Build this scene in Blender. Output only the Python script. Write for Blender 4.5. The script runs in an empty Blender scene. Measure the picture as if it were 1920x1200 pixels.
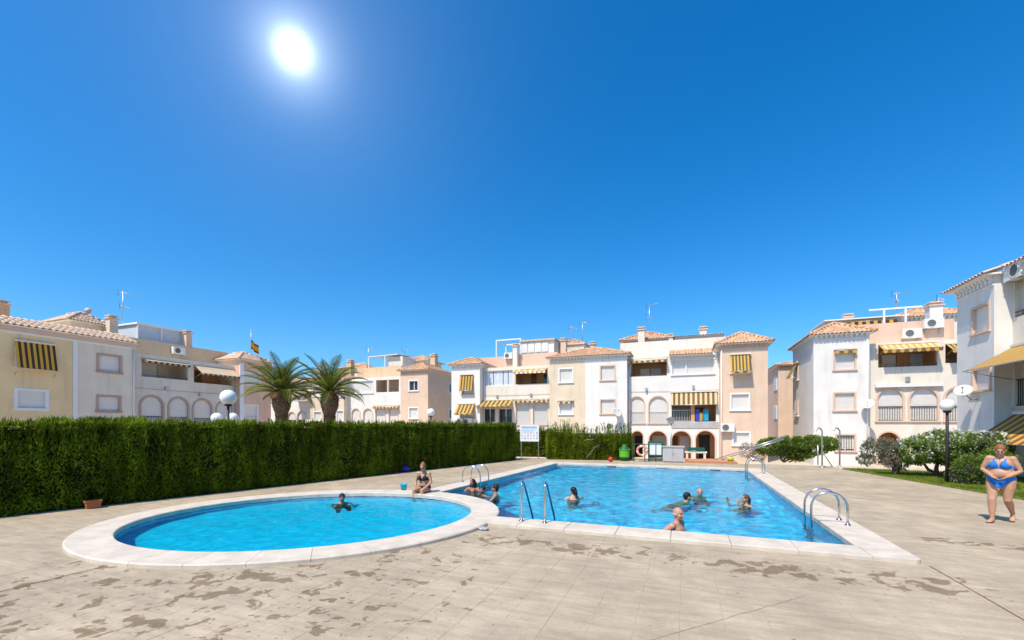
import bpy, bmesh, math, random
import numpy as np
from mathutils import Vector, Matrix, noise
from mathutils.geometry import tessellate_polygon
R = math.radians
rnd = random.Random(7)
nrs = np.random.RandomState(11)
scene = bpy.context.scene
col = scene.collection

# ------------------------------------------------------------------ camera
YAW = R(21.0); FPX = 840.0; HCAM = 2.0; HORY = 797.0          # photograph is 1920 x 1200
cam_data = bpy.data.cameras.new('camera'); cam = bpy.data.objects.new('camera', cam_data); col.objects.link(cam)
cam.location = (0, 0, HCAM); cam.rotation_euler = (R(90), 0, YAW)
cam_data.sensor_fit = 'HORIZONTAL'; cam_data.sensor_width = 36.0
cam_data.lens = FPX/1920*36; cam_data.shift_y = (HORY-600)/1920
cam_data.clip_end = 2000; cam_data.clip_start = 0.05
scene.camera = cam
VD = Vector((-math.sin(YAW), math.cos(YAW))); VR = Vector((math.cos(YAW), math.sin(YAW)))

# ------------------------------------------------------------------ sky, sun, exposure
SUN_EL = R(57); SUN_AZ = math.atan2(-0.36, -0.93)              # high, behind the camera and a little to its left
sun_vec = Vector((math.sin(SUN_AZ)*math.cos(SUN_EL), math.cos(SUN_AZ)*math.cos(SUN_EL), math.sin(SUN_EL)))
world = bpy.data.worlds.new('World'); scene.world = world; world.use_nodes = True
wn = world.node_tree.nodes; wl = world.node_tree.links; wn.clear()
w_out = wn.new('ShaderNodeOutputWorld'); w_bg = wn.new('ShaderNodeBackground')
w_sky = wn.new('ShaderNodeTexSky'); w_sky.sky_type = 'NISHITA'; w_sky.sun_disc = False
w_sky.sun_elevation = SUN_EL; w_sky.sun_rotation = SUN_AZ; w_sky.altitude = 0
w_sky.air_density = 1.0; w_sky.dust_density = 1.3; w_sky.ozone_density = 3.0
w_hs = wn.new('ShaderNodeHueSaturation'); w_hs.inputs['Saturation'].default_value = 1.26; w_hs.inputs['Value'].default_value = 1.0
w_tint = wn.new('ShaderNodeMix'); w_tint.data_type = 'RGBA'; w_tint.blend_type = 'MULTIPLY'; w_tint.inputs[0].default_value = 1.0
wl.new(w_sky.outputs[0], w_tint.inputs[6]); w_tint.inputs[7].default_value = (0.82, 1.05, 1.22, 1)      # deep Mediterranean blue
wl.new(w_tint.outputs[2], w_hs.inputs['Color'])
# the bright sun glare that stands in the sky of the photograph
gx = (550-960)/FPX; gz = (HORY-95)/FPX
glare = Vector((VD.x+gx*VR.x, VD.y+gx*VR.y, gz)).normalized()
w_tc = wn.new('ShaderNodeTexCoord')
w_dot = wn.new('ShaderNodeVectorMath'); w_dot.operation = 'DOT_PRODUCT'
wl.new(w_tc.outputs['Generated'], w_dot.inputs[0]); w_dot.inputs[1].default_value = glare
def wm(op, a, b=None):
    n = wn.new('ShaderNodeMath'); n.operation = op
    for i, x in enumerate((a, b)):
        if x is None: continue
        if isinstance(x, (int, float)): n.inputs[i].default_value = x
        else: wl.new(x, n.inputs[i])
    return n.outputs[0]
w_ang = wm('ARCCOSINE', wm('MINIMUM', w_dot.outputs['Value'], 0.999999))
def w_gauss(sig, amp): return wm('MULTIPLY', wm('EXPONENT', wm('MULTIPLY', wm('POWER', wm('DIVIDE', w_ang, sig), 2.0), -0.5)), amp)
w_glow = wm('ADD', wm('ADD', w_gauss(0.017, 9.0), w_gauss(0.040, 2.6)), wm('MULTIPLY', wm('EXPONENT', wm('DIVIDE', w_ang, -0.12)), 1.6))
w_gc = wn.new('ShaderNodeMix'); w_gc.data_type = 'RGBA'; w_gc.blend_type = 'MULTIPLY'; w_gc.inputs[0].default_value = 1.0
wl.new(w_glow, w_gc.inputs[6]); w_gc.inputs[7].default_value = (0.88, 0.96, 1.0, 1)
w_add = wn.new('ShaderNodeMix'); w_add.data_type = 'RGBA'; w_add.blend_type = 'ADD'; w_add.inputs[0].default_value = 1.0
wl.new(w_hs.outputs[0], w_add.inputs[6]); wl.new(w_gc.outputs[2], w_add.inputs[7])
wl.new(w_add.outputs[2], w_bg.inputs[0]); w_bg.inputs[1].default_value = 0.15
wl.new(w_bg.outputs[0], w_out.inputs[0])

sun_data = bpy.data.lights.new('sun', 'SUN'); sun = bpy.data.objects.new('sun', sun_data); col.objects.link(sun)
sun_data.energy = 4.9; sun_data.angle = R(0.53); sun_data.color = (1.0, 0.895, 0.745)
sun.rotation_euler = sun_vec.to_track_quat('Z', 'Y').to_euler(); sun.location = (0, 0, 60)
vs = scene.view_settings; vs.view_transform = 'Standard'; vs.look = 'None'; vs.exposure = 0.15; vs.gamma = 1.0
vs.use_curve_mapping = False
cy = scene.cycles
cy.max_bounces = 8; cy.diffuse_bounces = 3; cy.glossy_bounces = 4; cy.transmission_bounces = 6; cy.transparent_max_bounces = 12
cy.caustics_reflective = False; cy.caustics_refractive = True; cy.sample_clamp_indirect = 6

# ------------------------------------------------------------------ helpers
def ground_at(px, py, z0=0.0):
    z = FPX*(HCAM-z0)/(py-HORY); xc = (px-960)/FPX
    return Vector((z*(VD.x+xc*VR.x), z*(VD.y+xc*VR.y), z0))
def at_depth(px, py, z):
    xc = (px-960)/FPX
    return Vector((z*(VD.x+xc*VR.x), z*(VD.y+xc*VR.y), HCAM+(HORY-py)/FPX*z))

ORI = {}
def origin(o): return ORI.get(o.name, Vector((0, 0, 0))) if o else Vector((0, 0, 0))
def tag(o, label=None, cat=None, group=None, kind=None):
    if label: o['label'] = label
    if cat: o['category'] = cat
    if group: o['group'] = group
    if kind: o['kind'] = kind
    return o
def empty(name, loc, label=None, cat=None, group=None):
    o = bpy.data.objects.new(name, None); col.objects.link(o); o.location = loc; o.empty_display_size = 0.2
    ORI[o.name] = Vector(loc); tag(o, label, cat, group); return o
def link_mesh(name, me, parent=None, loc=None):
    o = bpy.data.objects.new(name, me); col.objects.link(o)
    if parent:
        o.parent = parent
        base = origin(parent)
    else: base = Vector((0, 0, 0))
    L = Vector(loc) if loc is not None else base
    o.location = L-base
    ORI[o.name] = L
    return o
class MB:
    def __init__(s): s.v = []; s.f = []; s.m = []; s.sm = []
    def add(s, vs_, fs, mi=0, smooth=False):
        b = len(s.v); s.v += [tuple(x) for x in vs_]
        for f in fs: s.f.append(tuple(b+i for i in f)); s.m.append(mi); s.sm.append(smooth)
        return s
    def hexa(s, p, mi=0):
        return s.add(p, [(0, 3, 2, 1), (4, 5, 6, 7), (0, 1, 5, 4), (1, 2, 6, 5), (2, 3, 7, 6), (3, 0, 4, 7)], mi)
    def box(s, a, b, mi=0):
        x0, y0, z0 = a; x1, y1, z1 = b
        return s.hexa([(x0, y0, z0), (x1, y0, z0), (x1, y1, z0), (x0, y1, z0), (x0, y0, z1), (x1, y0, z1), (x1, y1, z1), (x0, y1, z1)], mi)
    def cbox(s, c, sz, rz=0, mi=0):
        cs, sn = math.cos(rz), math.sin(rz); p = []
        for dz in (-.5, .5):
            for dx, dy in ((-.5, -.5), (.5, -.5), (.5, .5), (-.5, .5)):
                x = dx*sz[0]; y = dy*sz[1]
                p.append((c[0]+x*cs-y*sn, c[1]+x*sn+y*cs, c[2]+dz*sz[2]))
        return s.hexa(p, mi)
    def tube(s, path, r, seg=8, mi=0, cap=True, smooth=True):
        path = [Vector(p) for p in path]; n = len(path); rs = r if isinstance(r, (list, tuple)) else [r]*n
        vv = []; ff = []; up = None
        for i, p in enumerate(path):
            t = (path[min(i+1, n-1)]-path[max(i-1, 0)])
            if t.length < 1e-9: t = Vector((0, 0, 1))
            t.normalize()
            if up is None: up = t.orthogonal().normalized()
            else:
                up = up-t*up.dot(t)
                if up.length < 1e-6: up = t.orthogonal()
                up.normalize()
            w = t.cross(up)
            for k in range(seg):
                a = 2*math.pi*k/seg
                vv.append(p+(up*math.cos(a)+w*math.sin(a))*rs[i])
        for i in range(n-1):
            for k in range(seg):
                k2 = (k+1) % seg
                ff.append((i*seg+k, i*seg+k2, (i+1)*seg+k2, (i+1)*seg+k))
        s.add(vv, ff, mi, smooth)
        if cap:
            b = len(s.v)-n*seg
            s.f.append(tuple(b+k for k in reversed(range(seg)))); s.m.append(mi); s.sm.append(False)
            s.f.append(tuple(b+(n-1)*seg+k for k in range(seg))); s.m.append(mi); s.sm.append(False)
        return s
    def lathe(s, prof, c, seg=16, mi=0, M=None, smooth=True):
        vv = []; ff = []
        for r, z in prof:
            for k in range(seg):
                a = 2*math.pi*k/seg; p = Vector((r*math.cos(a), r*math.sin(a), z))
                if M: p = M @ p
                vv.append((p[0]+c[0], p[1]+c[1], p[2]+c[2]))
        for i in range(len(prof)-1):
            for k in range(seg):
                k2 = (k+1) % seg
                ff.append((i*seg+k, i*seg+k2, (i+1)*seg+k2, (i+1)*seg+k))
        return s.add(vv, ff, mi, smooth)
    def ball(s, c, r, seg=14, rings=8, mi=0):
        rx, ry, rz = r if isinstance(r, (tuple, list)) else (r, r, r)
        vv = [(c[0], c[1], c[2]-rz)]; ff = []
        for i in range(1, rings):
            ph = math.pi*i/rings
            for k in range(seg):
                a = 2*math.pi*k/seg
                vv.append((c[0]+rx*math.sin(ph)*math.cos(a), c[1]+ry*math.sin(ph)*math.sin(a), c[2]-rz*math.cos(ph)))
        vv.append((c[0], c[1], c[2]+rz)); L = len(vv)-1
        for k in range(seg):
            k2 = (k+1) % seg
            ff.append((0, 1+k2, 1+k))
            ff.append((L, L-seg+k, L-seg+k2))
            for i in range(rings-2):
                ff.append((1+i*seg+k, 1+i*seg+k2, 1+(i+1)*seg+k2, 1+(i+1)*seg+k))
        return s.add(vv, ff, mi, True)
    def mesh(s, name, mats, base=(0, 0, 0)):
        me = bpy.data.meshes.new(name); b = Vector(base)
        me.from_pydata([(v[0]-b.x, v[1]-b.y, v[2]-b.z) for v in s.v], [], s.f)
        for m in (mats if isinstance(mats, (list, tuple)) else [mats]): me.materials.append(m)
        me.polygons.foreach_set('material_index', s.m); me.polygons.foreach_set('use_smooth', s.sm)
        me.update(); return me
    def build(s, name, mats, parent=None, loc=None):
        L = Vector(loc) if loc is not None else origin(parent)
        return link_mesh(name, s.mesh(name, mats, L), parent, L)

# ------------------------------------------------------------------ materials
class NT:
    def __init__(s, name):
        s.m = bpy.data.materials.new(name); s.m.use_nodes = True; s.t = s.m.node_tree; s.n = s.t.nodes; s.l = s.t.links
        s.b = s.n['Principled BSDF']; s.out = s.n['Material Output']
    def new(s, k, **kw):
        n = s.n.new(k)
        for a, v in kw.items(): setattr(n, a, v)
        return n
    def put(s, sock, x):
        if hasattr(x, 'links') or isinstance(x, bpy.types.NodeSocket): s.l.new(x, sock)
        elif isinstance(x, (tuple, list)) and len(x) == 3 and sock.type == 'RGBA': sock.default_value = (*x, 1)
        else: sock.default_value = x
    def math(s, op, a, b=None, c=None, clamp=False):
        n = s.new('ShaderNodeMath', operation=op, use_clamp=clamp)
        for i, x in enumerate((a, b, c)):
            if x is not None: s.put(n.inputs[i], x)
        return n.outputs[0]
    def mix(s, f, a, b, blend='MIX'):
        n = s.new('ShaderNodeMix', data_type='RGBA', blend_type=blend)
        s.put(n.inputs[0], f); s.put(n.inputs[6], a); s.put(n.inputs[7], b); return n.outputs[2]
    def pos(s, scale=(1, 1, 1), obj=False):
        src = s.new('ShaderNodeTexCoord').outputs['Object'] if obj else s.new('ShaderNodeNewGeometry').outputs['Position']
        n = s.new('ShaderNodeMapping'); s.l.new(src, n.inputs[0]); n.inputs['Scale'].default_value = scale; return n.outputs[0]
    def noise(s, vec, scale, detail=3, rough=.55, dist=0):
        n = s.new('ShaderNodeTexNoise'); s.l.new(vec, n.inputs['Vector'])
        n.inputs['Scale'].default_value = scale; n.inputs['Detail'].default_value = detail
        n.inputs['Roughness'].default_value = rough; n.inputs['Distortion'].default_value = dist; return n.outputs['Fac']
    def ramp(s, x, a, b, c0=0.0, c1=1.0):
        n = s.new('ShaderNodeMapRange', interpolation_type='SMOOTHSTEP'); s.put(n.inputs[0], x)
        n.inputs[1].default_value = a; n.inputs[2].default_value = b; n.inputs[3].default_value = c0; n.inputs[4].default_value = c1
        return n.outputs[0]
    def bump(s, h, strength=.3, dist=.02, normal=None):
        n = s.new('ShaderNodeBump'); s.put(n.inputs['Height'], h); n.inputs['Strength'].default_value = strength; n.inputs['Distance'].default_value = dist
        if normal is not None: s.l.new(normal, n.inputs['Normal'])
        return n.outputs[0]
    def island(s): return s.new('ShaderNodeNewGeometry').outputs['Random Per Island']
def mat(name, c, rough=.8, metal=0, var=.0, vs_=2.0, bump=0, bs=60, spec=.3, island=0.0, streak=0.0):
    t = NT(name); b = t.b; b.inputs['Roughness'].default_value = rough; b.inputs['Metallic'].default_value = metal
    b.inputs['Specular IOR Level'].default_value = spec
    x = None
    if var or streak or island:
        x = (*c, 1)
        f = 1.0
        if var: f = t.ramp(t.noise(t.pos(), vs_, 5, .6), .3, .7, 1-var, 1+var)
        if island: f = t.math('MULTIPLY', f, t.math('MULTIPLY_ADD', t.island(), 2*island, 1-island))
        if streak:
            st = t.ramp(t.noise(t.pos((1, 1, .12)), 2.2, 5, .65), .48, .78, 1.0, 1-streak)
            f = t.math('MULTIPLY', f, st)
        cmb = t.new('ShaderNodeCombineColor'); [t.put(cmb.inputs[i], f) for i in range(3)]
        x = t.mix(1.0, c, cmb.outputs[0], 'MULTIPLY')
        t.l.new(x, b.inputs['Base Color'])
    else: b.inputs['Base Color'].default_value = (*c, 1)
    if bump: t.l.new(t.bump(t.noise(t.pos(), bs, 3), bump, .01), b.inputs['Normal'])
    return t.m
def stucco(name, c): return mat(name, c, .92, var=.05, vs_=.9, bump=.35, bs=45, spec=.15, streak=.17)
M = {}
M['white'] = stucco('white_stucco', (.745, .71, .665)); M['beige'] = stucco('beige_stucco', (.70, .58, .43))
M['peach'] = stucco('peach_stucco', (.70, .515, .385)); M['yellow'] = stucco('ochre_stucco', (.84, .62, .34))
M['greyw'] = stucco('grey_white_stucco', (.80, .69, .55)); M['tan'] = stucco('tan_stucco', (.66, .47, .30))
M['rose'] = stucco('rose_stucco', (.70, .475, .355)); M['palew'] = stucco('pale_stucco', (.73, .66, .56))
M['trimp'] = mat('peach_trim', (.66, .48, .37), .85, var=.05); M['trimw'] = mat('white_trim', (.80, .79, .77), .7, var=.03)
M['trimb'] = mat('brown_trim', (.50, .35, .27), .85, var=.05)
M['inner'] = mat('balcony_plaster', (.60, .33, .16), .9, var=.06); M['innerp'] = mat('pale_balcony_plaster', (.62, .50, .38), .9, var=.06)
M['shut'] = mat('shutter_plastic', (.74, .71, .67), .5, var=.02); M['shutg'] = mat('grey_shutter', (.60, .60, .59), .5)
M['tile'] = mat('roof_tile', (.60, .37, .23), .85, var=.12, vs_=6, island=.22)
M['tilep'] = mat('pale_roof_tile', (.66, .47, .34), .85, var=.12, vs_=6, island=.2)
M['ypal'] = mat('awning_yellow', (.54, .315, .065), .8, var=.03); M['dark'] = mat('awning_dark', (.06, .04, .025), .8)
M['crm'] = mat('awning_cream', (.60, .47, .27), .8, var=.03); M['brn'] = mat('awning_brown', (.17, .095, .04), .8)
M['ora'] = mat('awning_orange', (.72, .36, .04), .8, var=.03); M['olive'] = mat('awning_olive', (.11, .085, .04), .8)
M['rail'] = mat('dark_railing', (.03, .03, .035), .5); M['railw'] = mat('pale_railing', (.62, .60, .58), .5)
M['wood'] = mat('brown_wood', (.16, .08, .045), .7, var=.1, vs_=8)
M['metal'] = mat('galvanised_metal', (.50, .51, .52), .38, metal=.8); M['acw'] = mat('ac_casing', (.74, .72, .68), .5)
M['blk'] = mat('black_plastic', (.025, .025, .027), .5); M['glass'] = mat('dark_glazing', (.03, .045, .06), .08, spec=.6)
M['curt'] = mat('curtain', (.55, .60, .66), .5, var=.04); M['floor'] = mat('grey_slab', (.42, .41, .40), .9, var=.08)
M['dish'] = mat('dish_paint', (.60, .58, .55), .55)
def steel():
    t = NT('polished_steel'); t.b.inputs['Base Color'].default_value = (.55, .56, .57, 1); t.b.inputs['Metallic'].default_value = 1
    t.b.inputs['Roughness'].default_value = .16; return t.m
M['steel'] = steel()
def leafmat(name, c, trans=.35, varc=None, rough=.6, streak=None):
    t = NT(name); r_ = t.island()
    c2 = varc or (c[0]*1.7, c[1]*1.5, c[2]*1.3)
    cc = t.mix(t.math('POWER', r_, 1.6), c, c2)
    n = t.ramp(t.noise(t.pos(), 1.1, 3), .35, .7, .72, 1.2)
    if streak: n = t.math('MULTIPLY', n, t.ramp(t.noise(t.pos(streak), 1.0, 4, .6), .34, .66, .55, 1.35))
    cmb = t.new('ShaderNodeCombineColor'); [t.put(cmb.inputs[i], n) for i in range(3)]
    cc = t.mix(1.0, cc, cmb.outputs[0], 'MULTIPLY')
    t.l.new(cc, t.b.inputs['Base Color']); t.b.inputs['Roughness'].default_value = rough; t.b.inputs['Specular IOR Level'].default_value = .25
    tr = t.new('ShaderNodeBsdfTranslucent'); t.l.new(cc, tr.inputs[0])
    mx = t.new('ShaderNodeMixShader'); mx.inputs[0].default_value = trans
    t.l.new(t.b.outputs[0], mx.inputs[1]); t.l.new(tr.outputs[0], mx.inputs[2]); t.l.new(mx.outputs[0], t.out.inputs[0]); return t.m
M['hedge'] = leafmat('hedge_leaf', (.125, .20, .010), .5, (.34, .41, .025), streak=(4.5, 4.5, .8))
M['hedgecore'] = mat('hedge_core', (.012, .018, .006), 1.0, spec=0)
M['shrub'] = leafmat('shrub_leaf', (.13, .22, .03), .4, (.30, .38, .06))
M['dryleaf'] = leafmat('dry_leaf', (.26, .22, .16), .3, (.42, .37, .28))
M['greyleaf'] = leafmat('grey_leaf', (.17, .20, .10), .3, (.26, .28, .18))
M['flower'] = leafmat('white_flower', (.66, .64, .55), .3, (.8, .78, .72))
M['palm'] = leafmat('palm_leaf', (.10, .14, .018), .4, (.26, .28, .04), .45)
M['palmdry'] = leafmat('dry_palm_base', (.22, .13, .05), .2, (.34, .22, .08))
M['bark'] = mat('bark', (.10, .07, .05), .95, var=.25, vs_=9, bump=.6, bs=25)
M['palmbark'] = mat('palm_bark', (.12, .075, .05), .95, var=.3, vs_=7, island=.35)
M['grass'] = leafmat('grass_blade', (.15, .22, .02), .4, (.28, .34, .04))
M['soil'] = mat('lawn_soil', (.16, .19, .03), .95, var=.2, vs_=4)
M['greend'] = mat('dark_green_paint', (.012, .06, .045), .5); M['greenp'] = mat('green_awning_cloth', (.02, .07, .05), .8)
M['terra'] = mat('terracotta', (.48, .22, .12), .85, var=.1, vs_=5, island=.15); M['cream'] = mat('cream_stone', (.70, .62, .50), .8, var=.06)
# ------------------------------------------------------------------ ground, pool deck, pools
def deck_material(name):
    t = NT(name); b = t.b
    p = t.pos(); px = t.pos((.9, 5.0, 1))
    sep = t.new('ShaderNodeSeparateXYZ'); t.l.new(p, sep.inputs[0]); X, Y = sep.outputs[0], sep.outputs[1]
    grain = t.ramp(t.noise(px, 1.7, 6, .65), .30, .72, .86, 1.09)
    blot = t.math('MULTIPLY', t.ramp(t.noise(p, .55, 4, .6), .32, .70, .86, 1.09), t.ramp(t.noise(p, 2.6, 5, .65), .30, .72, .90, 1.07))
    fine = t.ramp(t.noise(p, 24, 3), .25, .8, .93, 1.05)
    isl = t.math('MULTIPLY_ADD', t.island(), .12, .94)
    f = t.math('MULTIPLY', t.math('MULTIPLY', grain, blot), t.math('MULTIPLY', fine, isl))
    cmb = t.new('ShaderNodeCombineColor'); [t.put(cmb.inputs[i], f) for i in range(3)]
    tint = t.mix(t.noise(p, .9, 3), (.445, .353, .243), (.42, .350, .256))
    dry = t.mix(1.0, tint, cmb.outputs[0], 'MULTIPLY')
    # splashed water: irregular wet patches where bathers climbed out
    def band(v, c, w): return t.math('EXPONENT', t.math('MULTIPLY', t.math('POWER', t.math('DIVIDE', t.math('SUBTRACT', v, c), w), 2.0), -1.0))
    near = t.math('MULTIPLY', band(Y, 7.15, .75), t.ramp(X, -4.6, -3.2))
    near = t.math('MULTIPLY', near, t.ramp(X, 3.2, 4.4, 1, 0))
    side = t.math('MULTIPLY', band(Y, 9.9, .5), t.ramp(X, 3.3, 4.0))
    left = t.math('MULTIPLY', t.math('MULTIPLY', t.ramp(Y, .8, 2.0), t.ramp(Y, 6.0, 7.4, 1, 0)), t.ramp(X, -3.2, -1.6, 1, .55))
    ring = t.math('MULTIPLY', left, t.ramp(X, -10.0, -8.0))
    dens = t.math('MAXIMUM', t.math('MAXIMUM', t.math('MULTIPLY', near, .93), t.math('MULTIPLY', side, .95)), t.math('MULTIPLY', ring, .80))
    big = t.noise(p, 4.0, 5, .60, .5); clus = t.noise(p, .8, 2)
    thr = t.math('SUBTRACT', t.math('MULTIPLY_ADD', dens, -.41, .885), t.math('MULTIPLY', t.math('SUBTRACT', clus, .5), .34))
    wet1 = t.ramp(t.math('SUBTRACT', big, thr), 0.0, .03)
    spk = t.noise(p, 11, 2, .5); thr2 = t.math('MULTIPLY_ADD', dens, -.13, .775)
    wet2 = t.math('MULTIPLY', t.ramp(t.math('SUBTRACT', spk, thr2), 0, .02), t.ramp(dens, .1, .4))
    wet = t.math('MULTIPLY', t.math('MAXIMUM', wet1, wet2), .80)
    cc = t.mix(wet, dry, t.mix(1.0, dry, (.47, .385, .265), 'MULTIPLY'))
    # one diagonal crack
    dl = t.math('ABSOLUTE', t.math('ADD', t.math('MULTIPLY_ADD', X, -1.10, t.math('MULTIPLY', t.noise(p, 3, 2), .10)), t.math('SUBTRACT', Y, 4.72)))
    ck = t.math('MULTIPLY', t.ramp(dl, .006, .016, 1, 0), t.math('MULTIPLY', t.ramp(Y, 5.9, 6.3, .55, 0), t.ramp(X, -.5, -.3, 0, 1)))
    cc = t.mix(ck, cc, (.10, .08, .06))
    t.l.new(cc, b.inputs['Base Color'])
    t.l.new(t.math('MULTIPLY_ADD', wet, -.35, .82), b.inputs['Roughness']); b.inputs['Specular IOR Level'].default_value = .25
    t.l.new(t.bump(t.math('ADD', t.noise(px, 5, 4), t.math('MULTIPLY', t.noise(p, 60, 2), .4)), .25, .006), b.inputs['Normal'])
    return t.m
M['deck'] = deck_material('paving_stone')
M['grout'] = mat('paving_joint', (.38, .31, .225), .95, var=.2, vs_=5)
M['street'] = mat('street_paving', (.52, .43, .33), .95, var=.12, vs_=.5)  # paving tone made paler and warmer to bounce added light onto the facades
M['coping'] = mat('coping_stone', (.575, .50, .41), .75, var=.11, vs_=3, bump=.2, bs=80, island=.035)

# ellipse of the small pool
EC = Vector((-7.529, 7.636)); EA, EB = 3.44, 2.98; EU = Vector((-.802, -.597)); EV = Vector((-.597, .802))
def ell(a, off=0.0):
    return EC+EU*((EA+off)*math.cos(a))+EV*((EB+off)*math.sin(a))
def in_ell(p, off=0.0):
    d = Vector((p[0], p[1]))-EC; return (d.dot(EU)/(EA+off))**2+(d.dot(EV)/(EB+off))**2 < 1
NR, FR, FL, LN = Vector((2.60, 8.67)), Vector((2.57, 22.06)), Vector((-6.07, 22.20)), Vector((-6.72, 10.65))
near_y = 8.74; CW = .60
def inside(p, poly):
    c = False; n = len(poly)
    for i in range(n):
        a, b = poly[i], poly[i-1]
        if (a[1] > p[1]) != (b[1] > p[1]) and p[0] < (b[0]-a[0])*(p[1]-a[1])/(b[1]-a[1])+a[0]: c = not c
    return c
rough_quad = [Vector((-6.95-.0, near_y)), NR, FR, FL]
arc = []
for i in range(720):
    a = 2*math.pi*i/720; p = ell(a, CW)
    left_x = FL.x+(LN.x-FL.x)*(FL.y-p.y)/(FL.y-LN.y)
    if p.y > near_y-.001 and p.x > left_x: arc.append((a, p))
arc.sort(key=lambda q: math.atan2(q[1].y-EC.y, q[1].x-EC.x))
arc_pts = [q[1] for q in arc][::4]+[arc[-1][1]]
main_poly = [NR, FR, FL]+[arc[-1][1]]+[p for p in reversed(arc_pts[:-1])]
main_poly = [Vector((p.x, p.y)) for p in main_poly]
NE = 96
ell_poly = [ell(2*math.pi*i/NE) for i in range(NE)]


HD = Vector((5.01, 19.2)).normalized(); H0 = Vector((-13.84, 5.09))
def hedge_x(y): return H0.x+HD.x/HD.y*(y-H0.y)
def lawn_x(y): return 6.69+(24.25-y)*1.75/8.25
DECK_FAR = 26.0
deck_poly = [Vector((hedge_x(-3)-1.0, -3)), Vector((lawn_x(-3), -3)), Vector((lawn_x(24.3), 24.3)), Vector((lawn_x(24.3), DECK_FAR)), Vector((hedge_x(DECK_FAR)-1.0, DECK_FAR))]
def flat_with_holes(mb, outer, holes, z, mi=0):
    loops = [[Vector((p[0], p[1], 0)) for p in L] for L in [outer]+holes]
    tris = tessellate_polygon(loops); pts = [p for L in loops for p in L]
    mb.add([(p.x, p.y, z) for p in pts], [tuple(t) for t in tris], mi)
mb = MB(); flat_with_holes(mb, deck_poly, [main_poly, ell_poly], -.0028)
gm = MB(); flat_with_holes(gm, [(-500, -300), (500, -300), (500, 700), (-500, 700)], [deck_poly], -.62)
ground = gm.build('ground', M['street']); tag(ground, 'pale street paving around the apartment blocks', 'ground', kind='structure')
n = len(deck_poly)
for i in range(n):
    a, b = deck_poly[i], deck_poly[(i+1) % n]
    mb.add([(a.x, a.y, -.0028), (b.x, b.y, -.0028), (b.x, b.y, -.7), (a.x, a.y, -.7)], [(0, 1, 2, 3)])
deck = mb.build('pool_deck', M['grout']); tag(deck, 'sandy paved deck around the two pools', 'pool deck', kind='structure')
# paving tiles: the 300 that show largest are parts of their own, the rest one part
TS = .42; GAP = .003
tm = MB(); h = TS/2-GAP/2; c_ = .0022
lo = [(-h, -h, -.02), (h, -h, -.02), (h, h, -.02), (-h, h, -.02)]; mid = [(x, y, -.003) for x, y, _ in lo]; top = [(x*(h-c_)/h, y*(h-c_)/h, 0) for x, y, _ in lo]
tm.add(lo+mid+top, [(0, 1, 5, 4), (1, 2, 6, 5), (2, 3, 7, 6), (3, 0, 4, 7), (4, 5, 9, 8), (5, 6, 10, 9), (6, 7, 11, 10), (7, 4, 8, 11), (8, 9, 10, 11)])
tile_me = tm.mesh('paving_tile', M['deck'])
cells = []
for i in range(-42, 32):
    for j in range(-6, 66):
        x = -.88+TS*(i+.5); y = -2.0+TS*(j+.5)
        if x > 3.31-.88+.88-0.0 and x-h < 3.33 < x+h: pass
        cs = [(x+sx*h, y+sy*h) for sx in (-1, 1) for sy in (-1, 1)]
        if not inside((x, y), deck_poly): continue
        if any(inside(q, main_poly) or in_ell(q, .02) for q in cs+[(x, y)]): continue
        d = Vector((x, y)); z = d.dot(VD); r_ = d.dot(VR)
        vis = 0
        if z > 1.0:
            px = 960+FPX*r_/z; py = HORY+FPX*HCAM/z
            if -20 < px < 1940 and py < 1215:
                vis = 1/z**3
                if inside((x, y), [p for p in main_poly]) or in_ell((x, y), CW-.35): vis = 0
        cells.append((vis, x, y))
cells.sort(key=lambda q: -q[0])
rest = MB()
for k, (v_, x, y) in enumerate(cells):
    dz = rnd.uniform(-.0014, .0012)
    if k < 295 and v_ > 0:
        o = link_mesh('paving_tile', tile_me, deck, (x, y, dz))
    else:
        rest.add([(q[0]+x, q[1]+y, q[2]+dz) for q in tm.v], tm.f)
o = rest.build('paving_tiles', M['deck'], deck); tag(o, kind='stuff')
# straight expansion joints, dark filler laid in shallow strips
for k, (x0, y0, x1, y1) in enumerate(((3.245, -2.5, 3.255, 8.05), (-7.668, -1, -7.655, 3.85))):
    o = MB().box((x0, y0, -.004), (x1+.006, y1, .0035)).build('expansion_joint', M['wood'], deck)

# ---- basins
def basin_material(name, c, tile=.10):
    t = NT(name); b = t.b
    p = t.pos()
    br = t.new('ShaderNodeTexBrick'); t.l.new(p, br.inputs['Vector']); br.offset = 0; br.inputs['Scale'].default_value = 1/tile/2*1.0
    br.inputs['Color1'].default_value = (*c, 1); br.inputs['Color2'].default_value = (c[0]*.7, c[1]*.86, c[2]*.95, 1)
    br.inputs['Mortar'].default_value = (c[0]*1.6+.05, c[1]*1.12, c[2]*1.02, 1); br.inputs['Mortar Size'].default_value = .012
    br.inputs['Brick Width'].default_value = .5; br.inputs['Row Height'].default_value = .5
    t.l.new(br.outputs['Color'], b.inputs['Base Color']); b.inputs['Roughness'].default_value = .35; return t.m
M['basin'] = basin_material('blue_pool_mosaic', (.004, .70, .99)); M['basin2'] = basin_material('light_blue_pool_mosaic', (.004, .76, .99))
M['navy'] = mat('navy_glazed_tile', (.012, .045, .26), .25, island=.3, spec=.5); M['azure'] = mat('azure_glazed_tile', (.03, .17, .55), .25, island=.2, spec=.5)
WL = -.03; CT = .065                                    # water level, top of the coping
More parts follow.
